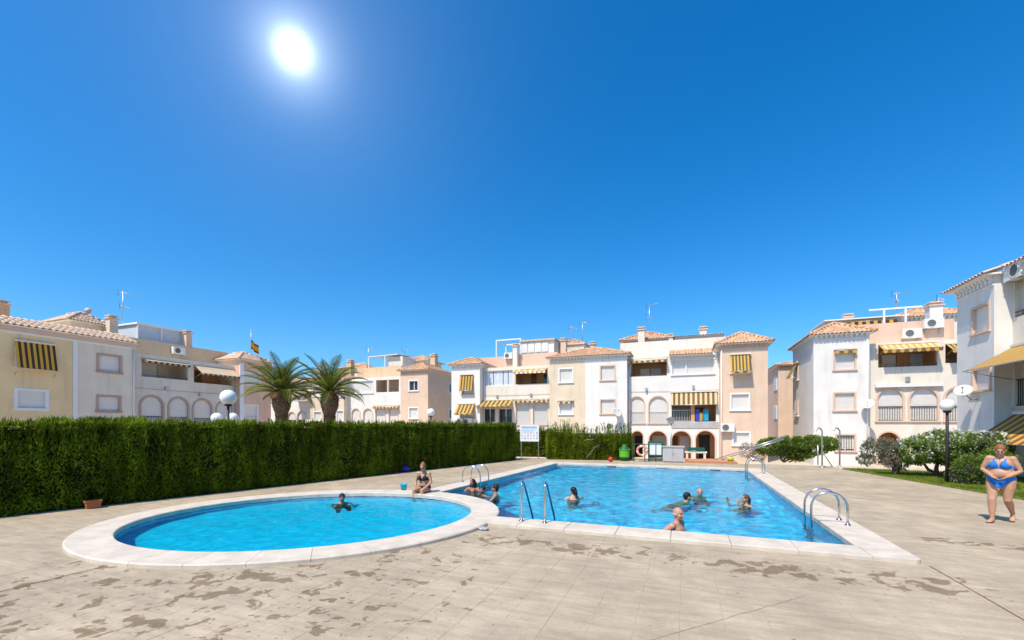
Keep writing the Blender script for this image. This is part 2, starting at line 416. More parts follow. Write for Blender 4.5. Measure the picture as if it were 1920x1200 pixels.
def basin(name, poly, depth, m):
    mb = MB(); n = len(poly)
    for i in range(n):
        a, b = poly[i], poly[(i+1) % n]
        mb.add([(a.x, a.y, .0), (b.x, b.y, .0), (b.x, b.y, -depth), (a.x, a.y, -depth)], [(0, 1, 2, 3)])
    flat_with_holes(mb, poly, [], -depth); return mb
pool = basin('x', main_poly, 1.38, None).build('large_pool_basin', M['basin']); tag(pool, 'large rectangular pool basin lined with blue mosaic', 'pool', kind='structure')
pool2 = basin('x', ell_poly, .55, None).build('oval_pool_basin', M['basin2']); tag(pool2, 'small oval pool basin lined with light blue mosaic', 'pool', kind='structure')
# band of glazed tiles at the waterline
def band_tiles(poly, parent, size, z0, rows):
    mb = MB(); pts = [Vector((p[0], p[1])) for p in poly]; n = len(pts); cen = sum(pts, Vector((0, 0)))/n
    d_acc = 0; k = 0
    for i in range(n):
        a, b = pts[i], pts[(i+1) % n]; L = (b-a).length; m_ = max(1, round(L/size)); t = (b-a)/m_
        nrm = Vector((-t.y, t.x)).normalized()
        mid_ = (a+b)/2+nrm*.05
        if not inside(mid_, pts): nrm = -nrm
        for q in range(m_):
            for r_ in range(rows):
                p0 = a+t*q+t*.06+nrm*.004; p1 = a+t*(q+1)-t*.06+nrm*.004; zz = z0-r_*size
                mb.add([(p0.x, p0.y, zz), (p1.x, p1.y, zz), (p1.x, p1.y, zz-size*.9), (p0.x, p0.y, zz-size*.9)], [(0, 1, 2, 3)], 0 if (k+r_) % 2 else 1)
            k += 1
    o = mb.build('waterline_tiles', [M['navy'], M['azure']], parent); tag(o, kind='stuff')
band_tiles(main_poly, pool, .10, -.005, 2); band_tiles(ell_poly, pool2, .10, -.005, 2)
for x in (-3.3, -1.0, 1.3):
    MB().box((x-.22, 22.03+(.04 if x < 0 else 0), -.10), (x+.22, 22.40, -.006)).build('skimmer_mouth', M['blk'], pool)
# ---- coping stones
def stone(mb, quad, z0=-.03, z1=CT, gap=.003, ch=.012):
    c = sum((Vector(q) for q in quad), Vector((0, 0)))/4
    q = []
    for p in quad:
        d = Vector(p)-c; q.append(c+d*(1-gap/d.length))
    qt = [c+(p-c)*(1-ch/(p-c).length) for p in q]
    vv = [(p.x, p.y, z0) for p in q]+[(p.x, p.y, z1-ch) for p in q]+[(p.x, p.y, z1) for p in qt]
    mb.add(vv, [(0, 1, 5, 4), (1, 2, 6, 5), (2, 3, 7, 6), (3, 0, 4, 7), (4, 5, 9, 8), (5, 6, 10, 9), (6, 7, 11, 10), (7, 4, 8, 11), (8, 9, 10, 11), (3, 2, 1, 0)])
NS = 30
for i in range(NS):
    mb = MB(); SUB = 6; a0 = 2*math.pi*i/NS+.0008; a1 = 2*math.pi*(i+1)/NS-.0008
    inn = [ell(a0+(a1-a0)*k/SUB, -.035) for k in range(SUB+1)]; out = [ell(a0+(a1-a0)*k/SUB, CW) for k in range(SUB+1)]
    out_t = [ell(a0+(a1-a0)*k/SUB, CW-.02) for k in range(SUB+1)]; inn_t = [ell(a0+(a1-a0)*k/SUB, -.02) for k in range(SUB+1)]
    z1 = CT+.003
    rows_ = [[(p.x, p.y, -.03) for p in inn], [(p.x, p.y, z1-.015) for p in inn], [(p.x, p.y, z1) for p in inn_t], [(p.x, p.y, z1) for p in out_t], [(p.x, p.y, z1-.02) for p in out], [(p.x, p.y, -.03) for p in out]]
    vv = [p for r_ in rows_ for p in r_]; W = SUB+1; ff = []
    for r_ in range(5):
        for k in range(SUB): ff.append((r_*W+k, r_*W+k+1, (r_+1)*W+k+1, (r_+1)*W+k))
    ff.append(tuple(r_*W for r_ in range(6))); ff.append(tuple(r_*W+SUB for r_ in reversed(range(6))))
    mb.add(vv, ff); mb.build('coping_stone', M['coping'], pool2)
def strip(a, b, nrm, L=.95, a_ext=0, b_ext=0):
    a = Vector(a); b = Vector(b); t = (b-a).normalized(); nrm = Vector(nrm).normalized(); tot = (b-a).length; n = max(1, round(tot/L))
    for i in range(n):
        p0 = a+t*(tot*i/n); p1 = a+t*(tot*(i+1)/n)
        mb = MB(); stone(mb, [p0-nrm*.035, p1-nrm*.035, p1+nrm*CW, p0+nrm*CW]); mb.build('coping_stone', M['coping'], pool)
e_near = max(p.x for p in arc_pts if p.y < near_y+.4)
strip((e_near-.25, near_y+.0), (NR.x, NR.y), (0, -1)); 
strip((NR.x, NR.y), (FR.x, FR.y), (1, 0)); strip((FR.x, FR.y), (FL.x, FL.y), (0, 1))
ly = arc[-1][1].y
strip((FL.x, FL.y), (arc[-1][1].x, ly-.35), (-1, .06))
for cx_, cy_, sx, sy, rr in ((NR.x, NR.y, 1, -1, .12), (FR.x, FR.y, 1, 1, .05), (FL.x, FL.y, -1, 1, .05)):
    mb = MB(); pts = [(cx_, cy_), (cx_+sx*CW, cy_)]
    for k in range(7):
        a = k/6*math.pi/2; pts.append((cx_+sx*(CW-rr+rr*math.cos(a)), cy_+sy*(CW-rr+rr*math.sin(a))))
    pts.append((cx_, cy_+sy*CW)); n = len(pts)
    mb.add([(x, y, -.03) for x, y in pts]+[(x, y, CT-.001) for x, y in pts], [tuple(range(n)), tuple(range(n, 2*n))]+[(i, (i+1) % n, n+(i+1) % n, n+i) for i in range(n)])
    mb.build('coping_stone', M['coping'], pool)
# ---- water: a rippled surface that really refracts; the sun's light is carried through it to the basin
def water_material(name, tint):
    t = NT(name); t.n.remove(t.b); p = t.pos()
    bmp = t.bump(t.noise(p, 9.0, 3, .55, 1.0), .5, .03)
    gl = t.new('ShaderNodeBsdfGlossy'); gl.inputs['Roughness'].default_value = .02; t.l.new(bmp, gl.inputs['Normal'])
    rf = t.new('ShaderNodeBsdfRefraction'); rf.inputs['IOR'].default_value = 1.33; rf.inputs['Color'].default_value = (*tint, 1); rf.inputs['Roughness'].default_value = .0
    fr = t.new('ShaderNodeFresnel'); fr.inputs['IOR'].default_value = 1.20; t.l.new(bmp, fr.inputs['Normal'])
    m2 = t.new('ShaderNodeMixShader'); t.l.new(fr.outputs[0], m2.inputs[0]); t.l.new(rf.outputs[0], m2.inputs[1]); t.l.new(gl.outputs[0], m2.inputs[2])
    t.l.new(m2.outputs[0], t.out.inputs[0]); return t.m
WAKES = [tuple(ground_at(px, py, -.045))[:2] for px, py in ((1075, 936), (1268, 941), (1312, 930), (1398, 948), (929, 936), (641, 943))]+[(-.15, 9.12), (-7.0, 10.6)]
def ripple(x, y, sc, amp):
    w_ = 0.0
    for wx, wy in WAKES:                                   # rings spreading from the bathers
        r_ = math.hypot(x-wx, y-wy)
        if r_ < 1.6: w_ += .009*math.exp(-r_/.45)*math.cos(r_*17)
    return w_+amp*(.62*noise.noise((x*1.15*sc, y*1.5*sc, 3.1))+.30*noise.noise((x*2.6*sc+9, y*3.0*sc, 7.7))+.10*noise.noise((x*6.1*sc, y*6.4*sc, 1.3)))
def water_mesh(poly, step, sc, amp):
    xs = [p.x for p in poly]; ys = [p.y for p in poly]; x0, y0 = min(xs)-.1, min(ys)-.1; nx = int((max(xs)+.2-x0)/step)+1; ny = int((max(ys)+.2-y0)/step)+1
    ins = np.zeros((nx, ny), bool)
    for i in range(nx):
        for j in range(ny): ins[i, j] = inside((x0+i*step, y0+j*step), poly)
    g = ins.copy()
    for di in (-1, 0, 1):
        for dj in (-1, 0, 1): g |= np.roll(np.roll(ins, di, 0), dj, 1)
    idx = {}; vv = []; ff = []
    for i in range(nx):
        for j in range(ny):
            if g[i, j]: idx[i, j] = len(vv); x, y = x0+i*step, y0+j*step; vv.append((x, y, WL+ripple(x, y, sc, amp)))
    for i in range(nx-1):
        for j in range(ny-1):
            q = [(i, j), (i+1, j), (i+1, j+1), (i, j+1)]
            if all(k in idx for k in q): ff.append(tuple(idx[k] for k in q))
    return MB().add(vv, ff, 0, True)
water = water_mesh(main_poly, .055, 1.35, .036).build('pool_water', water_material('large_pool_water', (.36, .95, 1.0)))
tag(water, 'rippled turquoise water of the large pool', 'water', kind='structure')
water2 = water_mesh(ell_poly, .055, 1.35, .026).build('pool_water', water_material('oval_pool_water', (.50, .95, 1.0)))
tag(water2, 'bright turquoise water of the small oval pool', 'water', kind='structure')
for w_ in (water, water2): w_.cycles.is_caustics_caster = True
for w_ in (pool, pool2): w_.cycles.is_caustics_receiver = True
sun_data.cycles.is_caustics_light = True
for o_ in (ground, deck):
    for pl in o_.data.polygons:
        if abs(pl.normal.z) > .9 and pl.normal.z < 0: pl.flip()

# ---- lawn on the right
lp = [Vector((lawn_x(24.3)+.0, 24.3)), Vector((lawn_x(2), 2)), Vector((14, 2)), Vector((14, 24.3))]
mb = MB(); flat_with_holes(mb, lp, [], .035)
mb.add([(lp[0].x, lp[0].y, .035), (lp[1].x, lp[1].y, .035), (lp[1].x, lp[1].y, -.1), (lp[0].x, lp[0].y, -.1)], [(0, 1, 2, 3)])
mb.add([(lp[0].x, 24.3, .035), (14, 24.3, .035), (14, 24.3, -.7), (lp[0].x, 24.3, -.7)], [(0, 1, 2, 3)])
lawn = mb.build('lawn', M['soil']); tag(lawn, 'strip of green lawn beside the deck', 'lawn', kind='structure')
def leaf_mesh(name, cen, dr, ln, wd, mats, mi=None, base_c=True):
    N = len(cen); dr = dr/np.maximum(np.linalg.norm(dr, axis=1), 1e-6)[:, None]
    rv = nrs.normal(size=(N, 3)); sd = np.cross(dr, rv); sd /= np.maximum(np.linalg.norm(sd, axis=1), 1e-6)[:, None]
    ln = np.broadcast_to(ln, (N,))[:, None]; wd = np.broadcast_to(wd, (N,))[:, None]
    co = np.empty((N, 4, 3)); co[:, 0] = cen; co[:, 1] = cen+dr*ln*.45+sd*wd*.5; co[:, 2] = cen+dr*ln; co[:, 3] = cen+dr*ln*.45-sd*wd*.5
    me = bpy.data.meshes.new(name); me.vertices.add(4*N); me.vertices.foreach_set('co', co.ravel().astype(np.float32))
    me.loops.add(4*N); me.loops.foreach_set('vertex_index', np.arange(4*N, dtype=np.int32))
    me.polygons.add(N); me.polygons.foreach_set('loop_start', np.arange(0, 4*N, 4, dtype=np.int32))
    for m in (mats if isinstance(mats, (list, tuple)) else [mats]): me.materials.append(m)
    if mi is not None: me.polygons.foreach_set('material_index', mi.astype(np.int32))
    me.update(calc_edges=True); return me
def grass(name, n, fx, zmin, hmin, hmax, parent=None):
    P_ = []
    while len(P_) < n:
        y = rnd.uniform(9, 24.25); x0 = lawn_x(y)
        x = x0+abs(rnd.gauss(0, 1.6)) if rnd.random() < .8 else rnd.uniform(x0, 12)
        if x < 13: P_.append((x, y, .03))
    cen = np.array(P_); d_ = np.c_[nrs.normal(0, .45, n), nrs.normal(0, .45, n), np.ones(n)]
    return leaf_mesh(name, cen, d_, nrs.uniform(hmin, hmax, n), nrs.uniform(.008, .016, n), M['grass'])
o = link_mesh('grass', grass('grass', 42000, None, 0, .035, .095)); tag(o, 'short green grass growing on the lawn strip', 'grass', kind='stuff')
# ------------------------------------------------------------------ buildings
G0 = -.62
M['brn2'] = mat('awning_tan', (.30, .19, .07), .8); M['ora2'] = mat('awning_amber', (.62, .33, .06), .8)
M['fan'] = mat('fan_grille', (.14, .14, .14), .6)
class Fac:
    """A vertical facade plane: 'Y' faces the camera, 'P' faces +X, 'N' faces -X."""
    def __init__(s, k, c): s.k = k; s.c = c
    def P(s, a, h, o=0.0):
        if s.k == 'Y': return (a, s.c-o, h)
        if s.k == 'P': return (s.c+o, a, h)
        return (s.c-o, a, h)
    def sh(s, px, py, o=0.0):
        xc = (px-960)/FPX; dx = VD.x+xc*VR.x; dy = VD.y+xc*VR.y
        if s.k == 'Y': t = (s.c-o)/dy; a = t*dx
        elif s.k == 'P': t = (s.c+o)/dx; a = t*dy
        else: t = (s.c-o)/dx; a = t*dy
        return a, HCAM+t*(HORY-py)/FPX
    def rect(s, Z, x0, y0, x1, y1, o=0.0):
        pa, qa = Z(x0, y0); pb, qb = Z(x1, y1); pm = (pa+pb)/2
        s0 = s.sh(pa, qa, o)[0]; s1 = s.sh(pb, qb, o)[0]
        return min(s0, s1), max(s0, s1), s.sh(pm, qb, o)[1], s.sh(pm, qa, o)[1]
    def box(s, mb, a0, a1, h0, h1, o0, o1, mi=0):
        p = [s.P(a0, h0, o0), s.P(a1, h0, o0), s.P(a1, h0, o1), s.P(a0, h0, o1), s.P(a0, h1, o0), s.P(a1, h1, o0), s.P(a1, h1, o1), s.P(a0, h1, o1)]
        mb.hexa(p, mi); return mb
    def sheet(s, mb, outer, holes, of, ob, mi=0, edge=True):
        loops = [[Vector((a, h, 0)) for a, h in L] for L in [outer]+holes]
        tris = [tuple(t) for t in tessellate_polygon(loops)]; pts = [p for L in loops for p in L]
        mb.add([s.P(p.x, p.y, of) for p in pts], tris, mi)
        mb.add([s.P(p.x, p.y, ob) for p in pts], [t[::-1] for t in tris], mi)
        if edge:
            for L in loops:
                n = len(L)
                mb.add([s.P(p.x, p.y, of) for p in L]+[s.P(p.x, p.y, ob) for p in L], [(i, (i+1) % n, n+(i+1) % n, n+i) for i in range(n)], mi)
def rectpts(r): a0, a1, h0, h1 = r; return [(a0, h0), (a1, h0), (a1, h1), (a0, h1)]
def archpts(r, seg=12, flat=1.0):
    a0, a1, h0, h1 = r; w = (a1-a0)/2; rise = min(w*flat, (h1-h0)*.7); hs = h1-rise; c = (a0+a1)/2
    return [(a0, h0), (a1, h0)]+[(c+w*math.cos(math.pi*k/seg), hs+rise*math.sin(math.pi*k/seg)) for k in range(seg+1)]
def grow(r, d): return (r[0]-d, r[1]+d, r[2]-d, r[3]+d)
class Sec:
    """One front of a building: a wall with real openings, its returns, and what fills the openings."""
    def __init__(s, F, root, a0, a1, h0, h1, o, depth, m, name='wall', top=True):
        s.F, s.root, s.a0, s.a1, s.h0, s.h1, s.o, s.d, s.m, s.name = F, root, min(a0, a1), max(a0, a1), h0, h1, o, depth, m, name
        s.holes = []; s.top = top
    def build(s):
        mb = MB(); F = s.F
        F.sheet(mb, rectpts((s.a0, s.a1, s.h0, s.h1)), s.holes, s.o, s.o-.22)
        for a in (s.a0, s.a1-.2): F.box(mb, a+.002, a+.198, s.h0, s.h1-.002, s.o-.221, s.o-s.d)
        F.box(mb, s.a0+.2, s.a1-.2, s.h0, s.h1-.002, s.o-s.d+.2, s.o-s.d)
        if s.top: F.box(mb, s.a0+.2, s.a1-.2, s.h1-.2, s.h1-.004, s.o-.222, s.o-s.d+.2)
        return mb.build(s.name, M[s.m] if isinstance(s.m, str) else s.m, s.root)
    def clip(s, r): return (max(r[0], s.a0+.1), min(r[1], s.a1-.1), r[2], r[3])
    def win(s, r, frame='trimw', shut='shut', fw=.09, arch=False, rail=None, sill=True, flat=1.0, fill='shutter', railh=.42, glassh=0):
        F, o = s.F, s.o; r = s.clip(r); f = archpts if arch else rectpts
        kw = {'flat': flat} if arch else {}
        hole = f(r, **kw); s.holes.append(hole)
        mb = MB(); F.sheet(mb, f(grow(r, fw), **kw) if not arch else [(p[0], max(p[1], r[2]-.02)) for p in archpts(grow(r, fw), **kw)], [f(grow(r, -.004), **kw)], o+.035, o-.14)
        w = mb.build('window', M[frame], s.root)
        a0, a1, h0, h1 = r
        if fill == 'shutter':
            hb = h0+glassh*(h1-h0); n = max(6, int((h1-hb)/.075)); m_ = MB(); vv = []; ff = []
            for i in range(n):
                za = hb+(h1-hb)*i/n; zb = hb+(h1-hb)*(i+1)/n
                k = len(vv); vv += [F.P(a0-.01, za, o-.115), F.P(a1+.01, za, o-.115), F.P(a1+.01, zb-.008, o-.095), F.P(a0-.01, zb-.008, o-.095), F.P(a1+.01, zb, o-.115), F.P(a0-.01, zb, o-.115)]
                ff += [(k, k+1, k+2, k+3), (k+3, k+2, k+4, k+5)]
            m_.add(vv, ff); m_.build('shutter', M[shut], w)
        if fill == 'glass' or glassh > 0:
            m_ = MB(); ht = h1 if fill == 'glass' else hb
            F.box(m_, a0-.01, a1+.01, h0-.01, ht, o-.17, o-.15); m_.build('pane', M['glass'], w)
            m_ = MB(); c = (a0+a1)/2; F.box(m_, c-.03, c+.03, h0, ht, o-.149, o-.11); F.box(m_, a0, a1, h0, h0+.06, o-.149, o-.112); F.box(m_, a0, a1, ht-.05, ht, o-.149, o-.112); m_.build('sash', M['trimw'], w)
        if sill:
            m_ = MB(); F.box(m_, a0-fw-.05, a1+fw+.05, h0-.075, h0-.004, o-.1, o+.09); m_.build('sill', M[frame], w)
        if rail: s.rail(w, (a0, a1, h0, h0+railh*(h1-h0)), rail, o-.05)
        return w
    def rail(s, parent, r, m, o, sp=.12):
        F = s.F; a0, a1, h0, h1 = r; mb = MB(); n = max(3, int((a1-a0)/sp))
        for i in range(1, n):
            a = a0+(a1-a0)*i/n; F.box(mb, a-.011, a+.011, h0+.02, h1, o-.011, o+.011)
        F.box(mb, a0, a1, h1, h1+.035, o-.02, o+.02); F.box(mb, a0, a1, h0+.03, h0+.055, o-.014, o+.014)
        return mb.build('railing', M[m], parent)
    def opening(s, r, depth=1.3, inner='inner', arch=False, back=None, floor='floor', flat=1.0, trim=None):
        """A real recess: loggia, porch or doorway."""
        F, o = s.F, s.o; r = s.clip(r); s.holes.append(archpts(r, flat=flat) if arch else rectpts(r))
        a0, a1, h0, h1 = r; mb = MB(); e = .12; i0, i1 = o-.221, o-.22-depth
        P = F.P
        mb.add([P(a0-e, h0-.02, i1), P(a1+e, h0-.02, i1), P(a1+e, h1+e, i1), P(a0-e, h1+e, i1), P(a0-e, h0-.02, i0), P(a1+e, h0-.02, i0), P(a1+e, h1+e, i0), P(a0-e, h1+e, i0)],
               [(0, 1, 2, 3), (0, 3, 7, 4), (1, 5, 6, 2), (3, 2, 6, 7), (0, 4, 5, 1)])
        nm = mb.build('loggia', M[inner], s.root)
        if trim:
            m_ = MB(); f = (lambda q: archpts(q, flat=flat)) if arch else rectpts
            F.sheet(m_, [(p[0], max(p[1], r[2])) for p in f(grow(r, .10))], [f(grow(r, -.004))], o+.03, o-.1); m_.build('arch_trim', M[trim], s.root)
        if back:                              # (fraction a0,a1,h0,h1 of the opening, material, name)
            for b0, b1, c0, c1, m, nme in back:
                m_ = MB(); F.box(m_, a0+(a1-a0)*b0, a0+(a1-a0)*b1, h0+(h1-h0)*c0, h0+(h1-h0)*c1, i1+.004, i1+.06); m_.build(nme, M[m], nm)
        return nm
def awning(F, root, a0, a1, h1, h0, o1, o0, cols, n, val=.16, name='awning', arms=True, vertical=False, vcols=None, label=None):
    """Striped cloth from the wall line (h1,o1) to the front bar (h0,o0) with a scalloped valance."""
    mb = MB(); K = 4; sag = .03 if not vertical else .015
    for i in range(n):
        b0 = a0+(a1-a0)*i/n; b1 = a0+(a1-a0)*(i+1)/n
        for k in range(K):
            t0, t1 = k/K, (k+1)/K
            def q(b, t): return F.P(b, h1+(h0-h1)*t-sag*math.sin(math.pi*t), o1+(o0-o1)*t)
            mb.add([q(b0, t0), q(b1, t0), q(b1, t1), q(b0, t1)], [(0, 1, 2, 3)], i % 2)
    o_ = mb.build(name, [M[c] for c in cols], root)
    if label: o_['label'] = label
    if val > 0:
        m_ = MB(); nn = max(4, int((a1-a0)/.22)) if not vcols else max(4, int((a1-a0)/.20))
        for i in range(nn):
            b0 = a0+(a1-a0)*i/nn; b1 = a0+(a1-a0)*(i+1)/nn; w = b1-b0
            pts = [(b0, h0-.012), (b1, h0-.012), (b1, h0-val*.72), (b0+w*.8, h0-val*.95), (b0+w*.5, h0-val), (b0+w*.2, h0-val*.95), (b0, h0-val*.72)]
            m_.add([F.P(a, h, o0+.012) for a, h in pts], [tuple(range(7))], i % 2)
        m_.build('valance', [M[c] for c in (vcols or cols)], o_)
    m_ = MB(); m_.tube([F.P(a0-.02, h0, o0), F.P(a1+.02, h0, o0)], .022, 6)
    if arms:
        for a in (a0+.03, a1-.03): m_.tube([F.P(a, h0-(.15 if not vertical else 0)-.25*(h1-h0), 0.02+min(o1, 0)), F.P(a, h0, o0)], .014, 5)
    m_.build('awning_frame', M['metal'], o_)
    m_ = MB(); F.box(m_, a0-.03, a1+.03, h1-.03, h1+.07, o1-.02, o1+.09); m_.build('awning_cassette', M['palew'], o_)
    return o_
def tile_piece():
    mb = MB(); vv = []; ff = []; S = 4
    for w, r0, z0 in ((0, .088, .012), (.44, .070, -.004)):
        for k in range(S+1):
            a = math.pi*k/S; vv.append((-r0*math.cos(a), w, z0+r0*.78*math.sin(a)))
    for k in range(S): ff.append((k, k+1, S+2+k, S+1+k))
    b = len(vv); vv += [(v[0]*.8, v[1], v[2]-.014) for v in vv[:S+1]]
    for k in range(S): ff.append((k+1, k, b+k, b+k+1))
    return mb.add(vv, ff, 0, True)
TP = tile_piece(); TILE_ME = {}
def tile_slope(root, e0, e1, r0, r1, m, objects=False, name='roof_tile', k_=1.0):
    """Barrel tiles over one roof slope: eave e0-e1, ridge r0-r1 (3-D points)."""
    e0, e1, r0, r1 = (Vector(p) for p in (e0, e1, r0, r1)); u = (e1-e0); L = u.length; u.normalize()
    w = (r0-e0); w = w-u*w.dot(u); W = w.length; w.normalize(); nrm = u.cross(w).normalized()
    if nrm.z < 0: nrm = -nrm
    la = (r0-e0).dot(u); lb = L-(r1-e0).dot(u)
    mb = MB(); mb.add([e0-nrm*.01, e1-nrm*.01, r1-nrm*.01, r0-nrm*.01], [(0, 1, 2, 3)])
    n = max(1, int(L/(.215*k_))); step = L/n
    Mx = Matrix((u, w, nrm)).transposed().to_4x4(); objs = []
    for i in range(n):
        a = (i+.5)*step; mw = W
        if la > .05 and a < la: mw = min(mw, W*a/la)
        if lb > .05 and L-a < lb: mw = min(mw, W*(L-a)/lb)
        k = 0
        while k*.36*k_ < mw-.08:
            b = k*.36*k_-.05; p = e0+u*(a+rnd.uniform(-.008, .008))+w*b
            T = Matrix.Translation(p) @ Mx @ Matrix.Rotation(rnd.uniform(-.02, .02), 4, 'Z') @ Matrix.Scale(k_, 4)
            sc = min(1.0, (mw-b)/.44)
            if objects: objs.append(T)
            else:
                mb.add([T @ Vector((v[0], v[1]*sc, v[2])) for v in TP.v], TP.f, 0, True)
            k += 1
    o = mb.build('roof', M[m], root)
    if objects:
        if m not in TILE_ME: TILE_ME[m] = TP.mesh('roof_tile', M[m])
        b = origin(root)
        for T in objs:
            t = bpy.data.objects.new(name, TILE_ME[m]); col.objects.link(t); t.parent = o
            T2 = T.copy(); T2.translation = T.translation-b; t.matrix_local = T2
    return o
def hip(F, root, a0, a1, of, ob, h, rise, ov=.28, m='tile', objects=False, back=True):
    a0 -= ov; a1 += ov; of += ov; ob -= ov; P = F.P; wd = a1-a0; dp = of-ob
    if wd >= dp: r0, r1 = P(a0+dp/2, h+rise, (of+ob)/2), P(a1-dp/2, h+rise, (of+ob)/2)
    else: r0, r1 = P((a0+a1)/2, h+rise, of-wd/2), P((a0+a1)/2, h+rise, ob+wd/2)
    c = [P(a0, h, of), P(a1, h, of), P(a1, h, ob), P(a0, h, ob)]
    if wd >= dp:
        tile_slope(root, c[0], c[1], r0, r1, m, objects); tile_slope(root, c[1], c[2], r1, r1, m); tile_slope(root, c[3], c[0], r0, r0, m)
        if back: tile_slope(root, c[2], c[3], r1, r0, m)
    else:
        tile_slope(root, c[0], c[1], r0, r0, m, objects); tile_slope(root, c[1], c[2], r0, r1, m); tile_slope(root, c[3], c[0], r1, r0, m)
        if back: tile_slope(root, c[2], c[3], r1, r1, m)
    mb = MB(); F.box(mb, a0+.06, a1-.06, h-.075, h-.012, of-.06, ob+.06); mb.build('soffit', M['trimw'], root)
    mb = MB()                                   # ridge and hip caps
    for p, q in ((c[0], r0), (c[1], r1 if wd >= dp else r0), (r0, r1)):
        p = Vector(p)+Vector((0, 0, .05)); q = Vector(q)+Vector((0, 0, .06))
        if (q-p).length > .1:
            n = max(2, int((q-p).length/.36))
            for i in range(n): mb.tube([p+(q-p)*(i/n), p+(q-p)*((i+1.12)/n)], [.10, .075], 7)
    mb.build('ridge_tiles', M[m], root)
def lean(F, root, a0, a1, h, rise, of, ob, m='tile', ov=.2, objects=False, hipl=0, hipr=0, k_=1.0):
    """Single slope falling to the front."""
    P = F.P
    tile_slope(root, P(a0-ov, h, of), P(a1+ov, h, of), P(a0-ov+hipl, h+rise, ob), P(a1+ov-hipr, h+rise, ob), m, objects, k_=k_)
    mb = MB(); F.box(mb, a0-ov+.04, a1+ov-.04, h-.07, h-.012, of-.05, of-.45); mb.build('soffit', M['trimw'], root)
def dentils(F, root, a0, a1, h, o, m='trimw', sp=.26, hh=.26):
    mb = MB(); F.box(mb, a0, a1, h-.07, h, o+.002, o+.16); F.box(mb, a0, a1, h-hh-.10, h-hh-.05, o+.002, o+.05)
    n = max(2, int((a1-a0)/sp))
    for i in range(n):
        a = a0+(a1-a0)*(i+.5)/n
        F.box(mb, a-.065, a+.065, h-.16, h-.072, o+.002, o+.14); F.box(mb, a-.045, a+.045, h-hh, h-.162, o+.002, o+.085)
    return mb.build('cornice', M[m], root)
def solid(F, root, name, a0, a1, h0, h1, o0, o1, m):
    mb = MB(); F.box(mb, a0, a1, h0, h1, o0, o1); return mb.build(name, M[m], root)
def pipe(F, root, a, h0, h1, o, m='trimw'):
    MB().tube([F.P(a, h0, o), F.P(a, h1, o)], .045, 6).build('downpipe', M[m], root)
def chimney(F, root, a, h0, h1, o, w=.5, m='peach'):
    mb = MB(); F.box(mb, a-w/2, a+w/2, h0, h1, o-w/2, o+w/2); c = mb.build('chimney', M[m], root)
    m_ = MB(); F.box(m_, a-w/2-.08, a+w/2+.08, h1-.001, h1+.08, o-w/2-.08, o+w/2+.08); F.box(m_, a-w/2+.08, a+w/2-.08, h1+.081, h1+.22, o-w/2+.08, o+w/2-.08); F.box(m_, a-w/2-.03, a+w/2+.03, h1+.221, h1+.28, o-w/2-.03, o+w/2+.03)
    m_.build('chimney_cap', M['tilep'], c)
def ac_unit(F, a, h, o, label, w=.82, hh=.58, group='air conditioners on the facades'):
    base = F.P(a, h, o); r = empty('air_conditioner', base, label, 'air conditioner', group); mb = MB()
    F.box(mb, a-w/2, a+w/2, h, h+hh, o+.06, o+.36); mb.build('casing', M['acw'], r)
    def face(p): return F.P(a-w*.14+p[0], h+hh/2+p[1], o+.36+p[2])
    m_ = MB(); S = 16; vv = []; ff = []
    for rr, z in ((hh*.42, .004), (hh*.42, .02), (hh*.37, .02)):
        for k in range(S): vv.append(face((rr*math.cos(2*math.pi*k/S), rr*math.sin(2*math.pi*k/S), z)))
    for i in range(2):
        for k in range(S): ff.append((i*S+k, i*S+(k+1) % S, (i+1)*S+(k+1) % S, (i+1)*S+k))
    m_.add(vv, ff); m_.build('fan_ring', M['acw'], r)
    m_ = MB(); m_.add([face((hh*.38*math.cos(2*math.pi*k/S), hh*.38*math.sin(2*math.pi*k/S), .006)) for k in range(S)], [tuple(range(S))]); m_.build('fan_opening', M['fan'], r)
    m_ = MB()
    for k in range(5):
        t = 2*math.pi*k/5; m_.add([face((0, 0, .012)), face((hh*.35*math.cos(t), hh*.35*math.sin(t), .009)), face((hh*.35*math.cos(t+.6), hh*.35*math.sin(t+.6), .016))], [(0, 1, 2)])
    m_.build('fan_blades', M['fan'], r)
    m_ = MB()
    for b in (a-w*.36, a+w*.36): F.box(m_, b-.02, b+.02, h-.04, h-.002, o, o+.38); F.box(m_, b-.02, b+.02, h-.30, h-.041, o, o+.03)
    m_.build('bracket', M['metal'], r); return r
def dish(F, a, h, o, rad, label, yaw=0.0, tilt=R(35)):
    base = F.P(a, h-.5, o); r = empty('satellite_dish', base, label, 'satellite dish', 'satellite dishes on the facades')
    c = Vector(F.P(a, h, o+.45)); out = Vector(F.P(a, h, o+1))-Vector(F.P(a, h, o)); ax = Matrix.Rotation(yaw, 3, 'Z') @ out
    ax = (ax*math.cos(tilt)+Vector((0, 0, math.sin(tilt)))).normalized(); Mq = ax.to_track_quat('Z', 'Y').to_matrix()
    prof = [(rad*t, .26*rad*t*t) for t in (0.001, .25, .5, .75, 1)]+[(rad*t, .26*rad*t*t-.02) for t in (1, .75, .5, .25, .001)]
    MB().lathe(prof, c, 24, 0, Mq).build('reflector', M['dish'], r)
    f = c+ax*rad*.85; low = c+Mq @ Vector((0, -rad*.95, .25*rad)); 
    mb = MB(); mb.tube([c+Vector((0, 0, -rad*.9)), f], .012, 5); mb.tube([f-ax*.06, f+ax*.06], .035, 8); mb.build('feed_arm', M['metal'], r)
    mb = MB(); mb.tube([c-ax*.02, c-ax*.12, Vector(F.P(a, h-.35, o+.2)), Vector(F.P(a, h-.35, o))], .025, 6); mb.build('mount', M['metal'], r); return r
